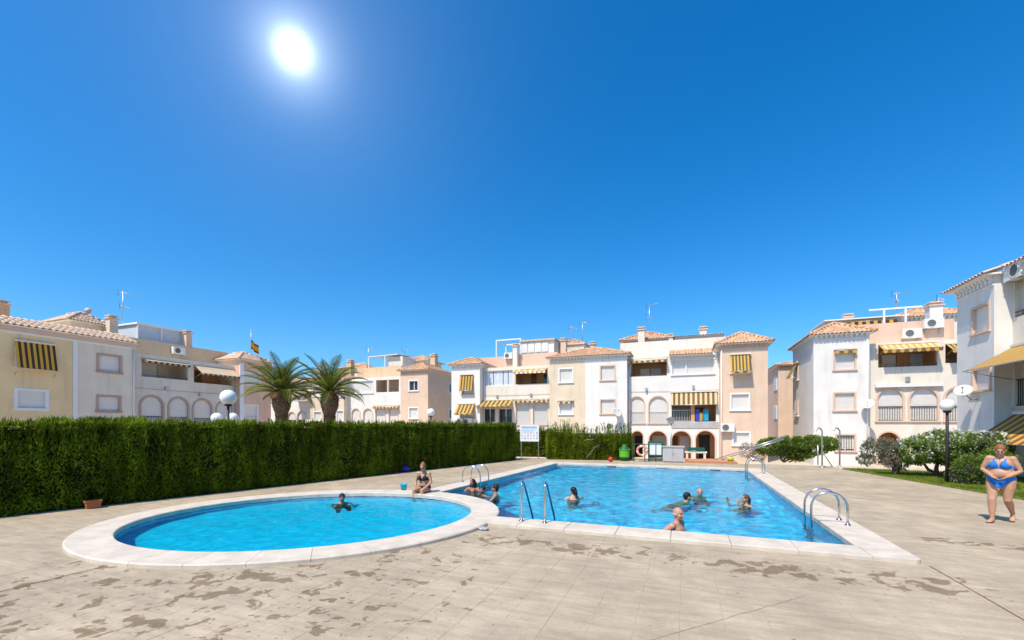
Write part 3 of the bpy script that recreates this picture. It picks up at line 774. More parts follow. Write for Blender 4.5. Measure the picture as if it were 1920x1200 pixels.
def antenna(p, hgt, label, n=7, yaw=.6, two=False):
    r = empty('roof_antenna', p, label, 'antenna', 'television antennas on the roofs'); p = Vector(p)
    MB().tube([p, p+Vector((0, 0, hgt))], .03, 6).build('mast', M['metal'], r)
    for q, (z, L) in enumerate(((hgt-.12, 1.3),)+(((hgt*.55, .9),) if two else ())):
        mb = MB(); d = Vector((math.cos(yaw+q), math.sin(yaw+q), 0)); s_ = Vector((-d.y, d.x, 0)); b = p+Vector((0, 0, z))
        mb.tube([b-d*.3, b+d*(L-.3)], .016, 5)
        for i in range(n):
            t = -.25+(L-.1)*i/(n-1); w = .34-.02*i; mb.tube([b+d*t-s_*w, b+d*t+s_*w], .009, 4)
        for e in (-1, 1): mb.tube([b-d*.3+Vector((0, 0, -.25)), b-d*.3+Vector((0, 0, .25))], .012, 4)
        mb.build('yagi_array', M['metal'], r)
    return r
YB = ('ypal', 'dark'); CB = ('crm', 'brn'); YO = ('ypal', 'olive'); OB = ('ora', 'dark'); YC = ('ypal', 'crm')

# ================= central block =================
ZC = lambda x, y: (830+x/3.75, 560+y/3.75)
ZD = lambda x, y: (1150+x/3.749, 560+y/3.75)
F = Fac('Y', 35.7); fo = -.7
bl = empty('apartment_block', (-8, 35.7, G0), 'long white and peach apartment block facing the far end of the pool', 'building')
def A(Z, x, o=0.0, F_=None): return (F_ or F).sh(*Z(x, 600), o)[0]
def Hh(Z, x, y, o=0.0, F_=None): return (F_ or F).sh(*Z(x, y), o)[1]
# wing 1 (far left, white)
a0, a1 = A(ZC, 62), A(ZC, 262); ht = Hh(ZC, 165, 462)
s = Sec(F, bl, a0, a1, G0, ht, 0, 7.0, 'white')
s.win(F.rect(ZC, 138, 548, 212, 672), 'trimp'); s.win(F.rect(ZC, 125, 752, 222, 840), 'trimp'); s.build()
hip(F, bl, a0, a1, 0, -5, ht, .75); dentils(F, bl, a0, a1, ht, 0)
r = F.rect(ZC, 127, 535, 216, 648); awning(F, bl, r[0], r[1], r[3], r[2], .1, .38, YO, 9, 0, vertical=True)
r = F.rect(ZC, 112, 740, 226, 822); awning(F, bl, r[0], r[1], r[3], r[2]+.15, .08, .85, YO, 9, .12)
ac_unit(F, A(ZC, 132), Hh(ZC, 132, 885), 0, 'left of two air conditioners low on the white wing nearest the palms', .8, .55)
ac_unit(F, A(ZC, 182), Hh(ZC, 182, 885), 0, 'right of two air conditioners low on the white wing nearest the palms', .8, .55)
# section 1 with balconies
a2 = A(ZC, 752); hp = Hh(ZC, 500, 478, fo)
s = Sec(F, bl, a1+.002, a2, G0, hp, fo, 6.0, 'palew')
r = F.rect(ZC, 285, 506, 492, 612, fo); nm = s.opening(r, .5, 'innerp')
mb = MB(); n = 6
for i in range(n):
    b0 = r[0]+(r[1]-r[0])*i/n; b1 = r[0]+(r[1]-r[0])*(i+1)/n
    F.box(mb, b0+.03, b1-.03, r[2]+.06, r[3]-.05, fo-.16, fo-.14)
mb.build('glazing_panel', M['curt'], bl)
mb = MB(); F.box(mb, r[0], r[1], r[2], r[2]+.06, fo-.19, fo-.11); F.box(mb, r[0], r[1], r[3]-.05, r[3], fo-.19, fo-.11)
for i in (0, 1.0, 3.0, 6): b = r[0]+(r[1]-r[0])*i/n; F.box(mb, b-.03, b+.03, r[2]+.06, r[3]-.05, fo-.185, fo-.112)
mb.build('glazing_frame', M['trimw'], bl)
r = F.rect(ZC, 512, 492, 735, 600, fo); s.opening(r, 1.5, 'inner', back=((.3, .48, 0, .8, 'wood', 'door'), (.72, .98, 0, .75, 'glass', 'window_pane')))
s.rail(bl, (r[0], r[1], r[2], r[2]+.3), 'wood', fo-.05, .3)
awning(F, bl, r[0]+.02, r[1]-.02, r[3]-.02, r[3]-.30, fo+.02, fo+.55, YC, 11, .17, vcols=('ypal', 'trimw'))
r1 = F.rect(ZC, 282, 772, 368, 888, fo); r2 = F.rect(ZC, 397, 772, 488, 888, fo)
for q in (r1, r2): s.win(q, 'trimp', fill='glass', fw=.07, rail='rail', railh=.45)
r = F.rect(ZC, 262, 715, 492, 768, fo); awning(F, bl, r[0], r[1], r[3]+.02, r[2]+.12, fo+.05, fo+1.0, YO, 15, .1)
for q in ((517, 735, 610, 884), (637, 735, 737, 884)): s.win(F.rect(ZC, *q, fo), 'trimp', fw=.07, arch=True, flat=.35, glassh=0, shut='shutg')
r = F.rect(ZC, 502, 705, 745, 728, fo); awning(F, bl, r[0], r[1], r[3], r[3]-.14, fo+.05, fo+.32, YC, 12, .2, vcols=('crm', 'brn'))
s.build()
# wing 2 beige + wing 3 white, one roof
a3, a4 = A(ZC, 1002), A(ZC, 1296); hw = Hh(ZC, 1000, 405)
s = Sec(F, bl, a2+.002, a3, G0, hw, 0, 7.0, 'beige')
s.win(F.rect(ZC, 822, 494, 912, 588), 'trimw'); s.win(F.rect(ZC, 822, 735, 912, 812), 'trimw'); s.build()
r = F.rect(ZC, 812, 716, 920, 738); awning(F, bl, r[0], r[1], r[3], r[3]-.08, .03, .2, YC, 6, .2, arms=False, vcols=('crm', 'brn'))
s = Sec(F, bl, a3+.002, a4, G0, hw, 0, 7.0, 'white')
s.win(F.rect(ZC, 1112, 474, 1208, 572), 'trimp'); s.win(F.rect(ZC, 1112, 712, 1208, 808), 'trimp'); s.build()
hip(F, bl, a2, a4, 0, -5, hw, .95); dentils(F, bl, a2, a4, hw, 0); pipe(F, bl, a2-.09, G0, hw-.3, -.6+.06)
dish(F, A(ZC, 1228), Hh(ZC, 1228, 805), 0, .42, 'white satellite dish high on the white wall above the far hedge', .9)
ac_unit(F, A(ZC, 1188), Hh(ZC, 1188, 925), 0, 'air conditioner just above the spiky far hedge', .85, .6)
# section 2
a5 = A(ZD, 750); hp2 = Hh(ZD, 390, 395, fo)
s = Sec(F, bl, a4+.002, a5, G0, hp2, fo, 6.0, 'white')
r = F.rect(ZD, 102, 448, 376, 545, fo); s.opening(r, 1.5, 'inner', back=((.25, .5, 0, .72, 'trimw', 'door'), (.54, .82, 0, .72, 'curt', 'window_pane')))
s.rail(bl, (r[0], r[1], r[2], r[2]+.12), 'wood', fo-.03, .4)
awning(F, bl, r[0], r[1], r[3]+.32, r[3]+.1, fo+.02, fo+.5, ('crm', 'crm'), 13, .18, vcols=('crm', 'brn'))
r = F.rect(ZD, 414, 420, 705, 530, fo); s.win(r, 'trimw', fw=.06, shut='shut')
mb = MB(); b = r[0]+(r[1]-r[0])*.34; F.box(mb, b-.04, b+.04, r[2], r[3], fo-.10, fo+.01); mb.build('mullion', M['trimw'], bl)
for q in ((97, 690, 216, 874), (250, 688, 378, 874)):
    s.win(F.rect(ZD, *q, fo), 'trimp', arch=True, fw=.09, rail='railw')
r = F.rect(ZD, 410, 745, 722, 864, fo); s.opening(r, 1.4, 'inner', back=((0, .42, 0, .9, 'glass', 'window_pane'), (.52, .75, 0, .85, 'wood', 'door')))
mb = MB(); bq = F.rect(ZD, 545, 745, 572, 864, fo); F.box(mb, bq[0], bq[1], r[2], r[3], fo-.22, fo-.004); mb.build('pillar', M['inner'], bl)
s.rail(bl, (r[0], bq[0], r[2], r[2]+.85), 'railw', fo-.1, .11)
for k, (x0, x1, y0, y1, m) in enumerate(((578, 604, 778, 862, 'cl1'), (632, 668, 780, 858, 'cl2'), (606, 628, 800, 862, 'cl3'))):
    M[m] = mat('laundry_'+m, ((.05, .09, .45), (.02, .35, .55), (.55, .35, .12))[k], .9, var=.1)
    q = F.rect(ZD, x0, y0, x1, y1, fo); mb = MB(); N = 8
    vv = []
    for i in range(N+1):
        t = i/N; oo = fo+.03+.03*math.sin(i*1.9+k)
        vv += [F.P(q[0]+(q[1]-q[0])*t, q[2]+.04*math.sin(i*2.1), oo), F.P(q[0]+(q[1]-q[0])*t, q[3], fo+.03)]
    mb.add(vv, [(2*i, 2*i+2, 2*i+3, 2*i+1) for i in range(N)])
    t_ = mb.build('beach_towel', M[m], None, F.P(q[0], q[2], fo)); tag(t_, ('dark blue towel hanging at the balcony above the porch arches', 'turquoise towel hanging at the balcony above the porch arches', 'ochre towel hanging between two blue towels on the balcony')[k], 'towel', 'towels on the balcony')
r = F.rect(ZD, 404, 655, 728, 748, fo); awning(F, bl, r[0], r[1], r[3], r[2], fo+.08, fo+.42, ('crm', 'brn'), 19, 0, vertical=True)
r = F.rect(ZD, 408, 866, 748, 910, fo); solid(F, bl, 'balcony_parapet', r[0], a5-.06, r[2], r[3], fo+.002, fo+.05, 'floor')
arch_y1 = [(128, 932, 208), (252, 932, 376), (412, 932, 545), (580, 930, 714)]
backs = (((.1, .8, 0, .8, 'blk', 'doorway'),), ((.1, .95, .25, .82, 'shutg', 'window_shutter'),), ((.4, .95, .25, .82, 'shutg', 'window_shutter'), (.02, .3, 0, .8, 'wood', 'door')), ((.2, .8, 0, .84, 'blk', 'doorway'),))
for (x0, y, x1), bk in zip(arch_y1, backs):
    q = F.rect(ZD, x0, y, x1, 1100, fo); q = (q[0], q[1], G0+.05, q[3]); s.opening(q, 1.5, 'inner', arch=True, back=bk, trim='trimp')
s.build()
r = F.rect(ZD, 395, 345, 690, 392, fo); lean(F, bl, r[0], r[1], r[2]-.02, .5, fo+.45, fo-.55, ov=.05); dentils(F, bl, r[0]+.1, a5-.1, r[2]-.05, fo)
for q in ((232, 640), (562, 622)):
    a, h_ = F.sh(*ZD(*q), fo); solid(F, bl, 'wall_lamp', a-.07, a+.07, h_-.14, h_+.14, fo+.002, fo+.16, 'metal')
for q in ((385, 690), (622, 678)):
    a, h_ = F.sh(*ZC(*q), fo); solid(F, bl, 'wall_lamp', a-.07, a+.07, h_-.14, h_+.14, fo+.002, fo+.16, 'metal')
# wing 4 peach
a6 = A(ZD, 1086); hw4 = Hh(ZD, 900, 312)
s = Sec(F, bl, a5+.002, a6, G0, hw4, 0, 8.0, 'peach')
s.win(F.rect(ZD, 832, 405, 950, 520), 'trimw'); s.win(F.rect(ZD, 830, 672, 952, 782), 'trimw'); s.win(F.rect(ZD, 845, 942, 955, 1030), 'trimw'); s.build()
hip(F, bl, a5, a6, 0, -5.5, hw4, 1.0, .34); dentils(F, bl, a5, a6, hw4, 0, 'trimp'); pipe(F, bl, a5+.1, G0, hw4-.4, .05)
r = F.rect(ZD, 820, 392, 962, 520); awning(F, bl, r[0], r[1], r[3], r[2]+.05, .1, .62, ('ypal', 'olive'), 12, .14, vertical=True)
ac_unit(F, A(ZD, 800), Hh(ZD, 800, 935), 0, 'air conditioner at the corner of the peach wing above the porch', .9, .6)
# roof terraces
ft = -3.2
r = F.rect(ZC, 275, 408, 505, 500, ft); solid(F, bl, 'terrace_wall', r[0]-.5, r[1], hp-.3, r[3]-.02, ft, ft-.25, 'rose')
r = F.rect(ZC, 505, 385, 770, 500, ft); solid(F, bl, 'terrace_wall', r[0], r[1]+.5, hp-.3, r[3], ft+.002, ft-.25, 'rose')
r = F.rect(ZC, 552, 292, 745, 385, ft-1); hr = r
solid(F, bl, 'roof_room', r[0], r[1]+.5, r[2]-.3, r[3]-.1, ft-1, ft-4, 'trimw'); solid(F, bl, 'roof_room_slab', r[0]-.1, r[1]+.65, r[3]-.1, r[3]+.04, ft-.8, ft-4.2, 'tan')
for i in range(4):
    b0 = r[0]+(r[1]-r[0])*i/4; b1 = r[0]+(r[1]-r[0])*(i+1)/4; solid(F, bl, 'shutter_panel', b0+.04, b1-.04, r[2]+.1, r[3]-.2, ft-.99, ft-.93, 'shut')
r = F.rect(ZC, 378, 292, 548, 395, ft-1); mb = MB(); t_ = .045
for (o_, aa) in ((ft-1, r[0]), (ft-1, r[1]), (ft-3.5, r[0]), (ft-3.5, r[1])): F.box(mb, aa-t_, aa+t_, hp, r[3], o_-t_, o_+t_)
for o_ in (ft-1, ft-3.5): F.box(mb, r[0]-t_, r[1]+t_, r[3], r[3]+.1, o_-t_, o_+t_)
for aa in (r[0], (r[0]+r[1])/2, r[1]): F.box(mb, aa-t_, aa+t_, r[3]+.002, r[3]+.098, ft-3.45, ft-1.05)
mb.build('roof_pergola', M['trimw'], bl)
ac_unit(F, A(ZC, 470, ft), Hh(ZC, 470, 425, ft), ft, 'air conditioner on the rose terrace wall under the white pergola', .8, .55)
chimney(F, bl, A(ZC, 513, ft+.4), hp-.2, Hh(ZC, 513, 345, ft), ft+.4, .42, 'palew')
r = F.rect(ZC, 815, 300, 1015, 340, -6.5); solid(F, bl, 'stair_tower', r[0]+.2, r[1]-.2, hw, r[2]+.25, -6.0, -9, 'palew'); hip(F, bl, r[0]+.3, r[1]-.3, -6.2, -9, r[2]+.1, .7)
chimney(F, bl, A(ZC, 852, -5), hw+.4, Hh(ZC, 852, 300, -5), -5, .5); chimney(F, bl, A(ZC, 1056, -5), hw+.4, Hh(ZC, 1056, 325, -5), -5, .45)
a, _ = F.sh(*ZC(983, 200), -7); antenna(F.P(a, Hh(ZC, 983, 310, -7), -7), Hh(ZC, 983, 160, -7)-Hh(ZC, 983, 310, -7), 'thin antenna mast behind the middle roof of the central block', 5, .2)
a, _ = F.sh(*ZC(900, 200), -7); antenna(F.P(a, Hh(ZC, 900, 310, -7), -7), Hh(ZC, 900, 195, -7)-Hh(ZC, 900, 310, -7), 'short antenna beside the chimney on the central block', 6, 1.2)
r = F.rect(ZD, 100, 300, 735, 420, ft); solid(F, bl, 'terrace_wall', r[0]-.6, r[1]+.6, hp2-.3, Hh(ZD, 400, 292, ft), ft, ft-.25, 'palew')
r = F.rect(ZD, 430, 262, 730, 300, ft-1.5); solid(F, bl, 'roof_room', r[0], r[1]+.5, r[2]-.2, r[3], ft-1.5, ft-4, 'palew'); lean(F, bl, r[0], r[1]+.5, r[3]+.002, .12, ft-1.3, ft-2.2, 'tilep', ov=.05)
r = F.rect(ZD, 45, 290, 430, 320, -5.5); solid(F, bl, 'stair_tower', r[0]+.3, r[1]-.3, hp2-.3, r[3]-.02, -5.2, -9, 'palew'); hip(F, bl, r[0]+.3, r[1]-.3, -5.2, -9.0, r[3]-.02, .95); dentils(F, bl, r[0]+.3, r[1]-.3, r[3]-.02, -5.2, 'trimp')
chimney(F, bl, A(ZD, 198, -4.6), hp2, Hh(ZD, 198, 225, -4.6), -4.6, .55, 'palew'); chimney(F, bl, A(ZD, 404, -4.6), hp2, Hh(ZD, 404, 272, -4.6), -4.6, .35, 'palew')
chimney(F, bl, A(ZD, 630, -6), hp2, Hh(ZD, 630, 222, -6), -6, .55, 'palew')
a, _ = F.sh(*ZD(253, 200), -6); antenna(F.P(a, Hh(ZD, 253, 250, -6), -6), Hh(ZD, 253, 40, -6)-Hh(ZD, 253, 250, -6), 'tallest antenna mast on the central block, on the hipped roof', 6, -.6, True)

for q0, q1 in ((A(ZC, 265, fo), A(ZC, 750, fo)), (A(ZD, 90, fo), A(ZD, 740, fo))): MB().tube([F.P(q0+(q1-q0)*k/10, 4.62-.04*math.sin(math.pi*k/10), fo+.03) for k in range(11)], .009, 4).build('cable', M['blk'], bl)
pipe(F, bl, a1+.1, G0, hp-.1, fo+.05); pipe(F, bl, a4+.1, G0, hp2-.3, fo+.05)
# ================= middle-left block, behind the palms =================
ZB = lambda x, y: (380+x/4, 600+y/4)
F = Fac('Y', 37.3); bm = empty('apartment_block', (-33, 37.3, G0), 'white and peach apartment block behind the two palm trees', 'building')
a0, a1 = A(ZB, 1484), A(ZB, 1690); ht = Hh(ZB, 1590, 375)
s = Sec(F, bm, a0, a1, G0, ht, 0, 6.0, 'peach'); s.win(F.rect(ZB, 1550, 456, 1614, 530), 'trimw', fill='glass'); s.win(F.rect(ZB, 1550, 660, 1614, 738), 'trimw'); s.build()
hip(F, bm, a0, a1, 0, -6, ht, .8); dentils(F, bm, a0, a1, ht, 0, 'trimp')
FS = Fac('P', a1); r = FS.rect(ZB, 1848, 478, 1866, 552)
for hh in ((475, 552), (665, 745)):
    c0 = 37.3+4.0; h0_, h1_ = FS.sh(*ZB(1855, hh[1]))[1], FS.sh(*ZB(1855, hh[0]))[1]
    mb = MB(); FS.box(mb, c0, c0+.9, h0_, h1_, .002, .05); w_ = mb.build('window', M['trimw'], bm); mb = MB(); FS.box(mb, c0+.12, c0+.78, h0_+.1, h1_-.1, .051, .06); mb.build('pane', M['glass'], w_)
aL = A(ZB, 1096, fo); hp = Hh(ZB, 1300, 430, fo)
s = Sec(F, bm, aL, a0-.002, G0, hp, fo, 6, 'white')
s.win(F.rect(ZB, 1122, 458, 1278, 548, fo), 'trimw', fw=.06)
r = F.rect(ZB, 1300, 448, 1472, 540, fo); s.opening(r, 1.4, 'innerp', back=((.6, .98, 0, .7, 'shut', 'shutter_panel'),)); s.rail(bm, (r[0], r[1], r[2], r[2]+.3), 'wood', fo-.05, .3)
mb = MB(); b = r[0]+(r[1]-r[0])*.52; F.box(mb, b-.1, b+.1, r[2], r[3], fo-.2, fo-.01); mb.build('pillar', M['innerp'], bm)
for q in ((1118, 665, 1180, 800), (1206, 665, 1274, 800)): s.win(F.rect(ZB, *q, fo), 'trimp', arch=True, fw=.08, glassh=.22)
for q in ((1298, 672, 1370, 800), (1398, 668, 1468, 800)): s.win(F.rect(ZB, *q, fo), 'trimp', fw=.08, glassh=.22)
r = F.rect(ZB, 1288, 642, 1474, 664, fo); awning(F, bm, r[0], r[1], r[3], r[3]-.14, fo+.05, fo+.35, YC, 10, .17, vcols=('crm', 'brn'))
s.build()
aM = A(ZB, 806); s = Sec(F, bm, aM, aL-.002, G0, Hh(ZB, 950, 452), 0, 6.5, 'beige')
for q in ((836, 690, 890, 755), (1006, 682, 1064, 755), (830, 500, 890, 570), (1000, 500, 1060, 575)): s.win(F.rect(ZB, *q), 'trimw')
s.build(); hip(F, bm, aM, aL, 0, -5, Hh(ZB, 950, 452), .95)
aN = A(ZB, 500, fo); s = Sec(F, bm, aN, aM-.002, G0, Hh(ZB, 640, 470, fo), fo, 6, 'white')
for q in ((556, 690, 612, 800), (640, 690, 695, 800), (710, 685, 772, 800)): s.win(F.rect(ZB, *q, fo), 'trimp', arch=True, fw=.08, glassh=.5)
for q in ((560, 500, 650, 560), (690, 500, 770, 560)): s.win(F.rect(ZB, *q, fo), 'trimw')
s.build(); lean(F, bm, aN, aM, Hh(ZB, 640, 470, fo)+.002, .6, fo+.35, fo-1.2, 'tilep')
r = F.rect(ZB, 640, 548, 780, 575, .6); lean(F, bm, r[0], r[1], r[2], .42, .7, fo, 'tile', ov=.02); solid(F, bm, 'wall', r[0]+.1, r[1]-.1, r[2]-.45, r[2]-.08, .5, fo+.001, 'white')
ft = -3.0
r = F.rect(ZB, 1160, 352, 1490, 440, ft); solid(F, bm, 'terrace_wall', r[0], r[1], hp-.3, r[3], ft, ft-.25, 'tan')
r = F.rect(ZB, 1385, 275, 1500, 345, ft-1); solid(F, bm, 'roof_room', r[0], r[1], r[2]-.3, r[3], ft-1, ft-4, 'palew'); 
mb = MB(); q = F.rect(ZB, 1255, 262, 1385, 345, ft-1); mb.hexa([F.P(q[0], q[3]-.25, ft-.6), F.P(q[1]+1.6, q[3]-.15, ft-.6), F.P(q[1]+1.6, q[3], ft-3.5), F.P(q[0], q[3], ft-3.5), F.P(q[0], q[3]-.19, ft-.6), F.P(q[1]+1.6, q[3]-.09, ft-.6), F.P(q[1]+1.6, q[3]+.06, ft-3.5), F.P(q[0], q[3]+.06, ft-3.5)])
F.box(mb, q[0]+.05, q[0]+.13, hp, q[3]-.24, ft-.7, ft-.62); F.box(mb, q[1]-.1, q[1]-.02, hp, q[3]-.22, ft-.7, ft-.62); mb.build('terrace_canopy', M['trimw'], bm)
r = F.rect(ZB, 1500, 292, 1690, 330, -6.5); solid(F, bm, 'stair_tower', r[0], r[1], ht-.2, r[2]+.3, -6.6, -9.5, 'palew'); hip(F, bm, r[0], r[1], -6.6, -9.5, r[2]+.3, .75)
r = F.rect(ZB, 1020, 335, 1230, 380, -6.5); solid(F, bm, 'stair_tower', r[0], r[1], hp-.2, r[2]+.2, -6.6, -9.5, 'palew'); hip(F, bm, r[0], r[1], -6.6, -9.5, r[2]+.2, .8)
chimney(F, bm, A(ZB, 1735, -5), ht, Hh(ZB, 1735, 275, -5), -5, .6, 'tan'); chimney(F, bm, A(ZB, 1110, -5), hp, Hh(ZB, 1110, 318, -5), -5, .6, 'tan'); chimney(F, bm, A(ZB, 880, -4), hp-.5, Hh(ZB, 880, 360, -4), -4, .5, 'palew')
a = A(ZB, 1243, -6); antenna(F.P(a, Hh(ZB, 1243, 330, -6), -6), Hh(ZB, 1243, 205, -6)-Hh(ZB, 1243, 330, -6), 'antenna left of the white terrace canopy behind the palms', 5, .3)
a = A(ZB, 1513, -8); antenna(F.P(a, Hh(ZB, 1513, 300, -8), -8), Hh(ZB, 1513, 215, -8)-Hh(ZB, 1513, 300, -8), 'antenna behind the white terrace canopy near the chimney', 5, 1.3)

# ================= left block =================
ZA = lambda x, y: (x/4, 530+y/4)
F = Fac('P', -37.0); fl = -.7
bL = empty('apartment_block', (-37, 22, G0), 'shaded ochre and grey apartment block rising behind the long left hedge', 'building')
yA = F.sh(-420, 600)[0]; y1 = A(ZA, 556); y2 = A(ZA, 1012); he = Hh(ZA, 556, 388)
s = Sec(F, bL, yA, y1, G0, he, 0, 8, 'yellow')
s.win(F.rect(ZA, 130, 480, 385, 640), 'trimw'); s.win(F.rect(ZA, 132, 815, 340, 940), 'trimw', fw=.16); s.build()
s = Sec(F, bL, y1+.002, y2, G0, he, 0, 8, 'greyw')
s.win(F.rect(ZA, 742, 552, 900, 668), 'trimb', fw=.14); s.win(F.rect(ZA, 738, 858, 894, 962), 'trimb', fw=.14); s.build()
solid(F, bL, 'pilaster', y1-.06, y1+.16, G0, he-.2, .002, .06, 'trimw')
lean(F, bL, yA, y2, he, .62, .32, -1.35, 'tilep', ov=.15, objects=True, k_=1.45); solid(F, bL, 'cornice', yA, y2, he-.34, he-.08, .002, .10, 'trimp'); solid(F, bL, 'cornice', yA, y2, he-.46, he-.342, .002, .05, 'trimw')
r = F.rect(ZA, 104, 452, 406, 652); awning(F, bL, r[0], r[1], r[3], r[2], .08, .42, OB, 14, 0, vertical=True, label='black and orange striped awning')
y3 = A(ZB, 236, fl); hb = Hh(ZA, 1250, 560, fl)
s = Sec(F, bL, y2+.002, y3, G0, hb, fl, 7, 'palew')
r = F.rect(ZA, 1062, 578, 1410, 718, fl); s.opening(r, 1.4, 'innerp', back=((.02, .58, 0, .85, 'shut', 'shutter_panel'), (.6, .85, 0, .8, 'innerp', 'door'))); s.rail(bL, (r[0], r[1], r[2], r[2]+.12), 'wood', fl-.03, .4)
awning(F, bL, r[0]+.05, r[1]-.05, r[3]-.05, r[3]-.26, fl+.02, fl+.35, ('crm', 'crm'), 12, .16, vcols=('crm', 'dark'))
qa, qb = A(ZA, 1455, fl), A(ZB, 225, fl); ha = Hh(ZB, 100, 352, fl); hb_ = Hh(ZB, 100, 482, fl)
s.opening((qa, qb, hb_, ha), 1.4, 'inner', back=((.1, .5, 0, .8, 'wood', 'door'),)); s.rail(bL, (qa, qb, hb_, hb_+.35), 'wood', fl-.04, .25)
awning(F, bL, qa, qb, ha-.02, ha-.75, fl+.03, fl+.95, ('crm', 'trimp'), 26, .14, vcols=('crm', 'dark'))
for q in ((1058, 855, 1218, 1090), (1270, 868, 1408, 1095), (1452, 880, 1584, 1100)): s.win(F.rect(ZA, *q, fl), 'trimb', arch=True, fw=.15, rail='rail', railh=.36, sill=False)
s.win(F.rect(ZB, 105, 615, 222, 830, fl), 'trimb', arch=True, fw=.15, rail='rail', railh=.36, sill=False); s.build()
for q in ((1245, 797), (1500, 842)):
    a, h_ = F.sh(*ZA(*q), fl); solid(F, bL, 'wall_lamp', a-.12, a+.12, h_-.1, h_+.1, fl+.002, fl+.16, 'metal')
y4 = A(ZB, 512); hw = Hh(ZB, 380, 305)
s = Sec(F, bL, y3+.002, y4, G0, hw, 0, 6, 'rose'); s.win(F.rect(ZB, 312, 398, 424, 482), 'trimw', fw=.1); s.win(F.rect(ZB, 318, 642, 408, 730), 'trimw', fw=.12); s.build()
solid(F, bL, 'pilaster', y3-.02, y3+.35, G0, hw-.35, .002, .07, 'trimw'); solid(F, bL, 'cornice', y3-.05, y4+.05, hw-.3, hw-.08, .002, .1, 'trimp')
hip(F, bL, y3, y4, 0, -4.5, hw, .85, .3, 'tilep')
ft = -3.0
q0 = A(ZA, 1010, ft); q1 = A(ZB, 190, ft); solid(F, bL, 'terrace_wall', q0-2, q1, hb-.4, Hh(ZA, 1500, 492, ft), ft, ft-.3, 'tan')
ac_unit(F, A(ZA, 1325, ft), Hh(ZA, 1325, 540, ft), ft, 'air conditioner on the tan terrace wall of the left block', .95, .6)
q = (A(ZA, 1032, ft-1), A(ZA, 1368, ft-1)); h1_ = Hh(ZA, 1200, 335, ft-1)
solid(F, bL, 'roof_room', q[0], q[1], hb, h1_-.08, ft-1, ft-5, 'curt'); solid(F, bL, 'roof_room_slab', q[0]-.15, q[1]+.15, h1_-.08, h1_+.05, ft-.8, ft-5.3, 'trimw')
for i in range(3): b = q[0]+(q[1]-q[0])*i/2; solid(F, bL, 'glazing_post', b-.06, b+.06, hb, h1_-.081, ft-.98, ft-.9, 'trimw')
r = (A(ZA, 530, -5), A(ZA, 800, -5)); hk = Hh(ZA, 660, 300, -5); solid(F, bL, 'stair_tower', r[0], r[1], he, hk, -5, -9, 'beige'); hip(F, bL, r[0], r[1], -5, -9, hk, .85, .3, 'tilep')
chimney(F, bL, A(ZA, 838, -4.4), he, Hh(ZA, 838, 275, -4.4), -4.4, .55, 'beige'); chimney(F, bL, A(ZA, 1405, ft-.6), hb, Hh(ZA, 1405, 385, ft-.6), ft-.6, .5, 'peach')
chimney(F, bL, A(ZA, 8, -5), he, Hh(ZA, 8, 165, -5), -5, .6, 'tile')
mb = MB(); p = Vector(F.P(A(ZA, 662, -7), Hh(ZA, 662, 210, -7), -7)); mb.ball(p, .22); mb.tube([p, p-Vector((0, 0, .9))], .05, 6); mb.build('vent_cowl', M['tilep'], bL)
a = A(ZA, 922, -6); antenna(F.P(a, Hh(ZA, 922, 315, -6), -6), Hh(ZA, 922, 65, -6)-Hh(ZA, 922, 315, -6), 'tall antenna mast on the left block above the glazed roof room', 6, .9, True)
pipe(F, bL, y2-.12, G0, he-.4, .05); pipe(F, bL, y3-.12, G0, hw-1.2, fl+.05)
for q0, q1, sg in ((y2+.1, y3-.1, 1.55),): MB().tube([F.P(q0+(q1-q0)*k/10, 4.75-.05*math.sin(math.pi*k/10), (0 if q0 < y2 else fl)+.03) for k in range(11)], .009, 4).build('cable', M['blk'], bL)
# flag
a = A(ZB, 362, -3); p = Vector(F.P(a, Hh(ZB, 362, 270, -3), -3)); top_ = Hh(ZB, 362, 70, -3)
fg = empty('flag', p, 'yellow and red flag on a thin pole above the left block', 'flag'); MB().tube([p, (p.x, p.y, top_)], .022, 5).build('flagpole', M['metal'], fg)
mb = MB(); z1 = Hh(ZB, 362, 148, -3); z0 = Hh(ZB, 362, 215, -3); N = 8
M['flagy'] = mat('flag_yellow', (.80, .50, .02), .8); M['flagr'] = mat('flag_red', (.55, .04, .03), .8)
for k in range(4):
    for i in range(N):
        def fp(i, t): return (p.x+.10*math.sin(i*1.1)-.03*i, p.y+i*.13, z1+(z0-z1)*t-.055*i)
        mb.add([fp(i, k/4), fp(i+1, k/4), fp(i+1, (k+1)/4), fp(i, (k+1)/4)], [(0, 1, 2, 3)], 1 if k in (0, 3) else 0)
mb.build('flag_cloth', [M['flagy'], M['flagr']], fg)

# ================= white block on the right of the pool =================
ZE = lambda x, y: (1420+x/3.53, 540+y/3.53)
F = Fac('Y', 34.6); bW = empty('apartment_block', (12, 34.6, G0), 'white apartment block with two railed arches behind the right lawn', 'building')
a0, a1 = A(ZE, 372), A(ZE, 742); ht = Hh(ZE, 580, 300)
s = Sec(F, bW, a0, a1, G0, ht, 0, 6.0, 'white')
s.win(F.rect(ZE, 510, 425, 645, 540), 'trimp', fw=.08); s.win(F.rect(ZE, 512, 697, 642, 810), 'trimp', fw=.1); s.win(F.rect(ZE, 525, 975, 642, 1078), 'trimp', fw=.1, rail='rail', railh=.95, glassh=.18); s.build()
hip(F, bW, a0, a1, 0, -6, ht, .95, .3); dentils(F, bW, a0, a1, ht, 0)
r = F.rect(ZE, 508, 410, 652, 432); awning(F, bW, r[0], r[1], r[3]+.05, r[3]-.05, .03, .22, YC, 7, .2, arms=False, vcols=('ypal', 'brn'))
FN = Fac('N', a0)
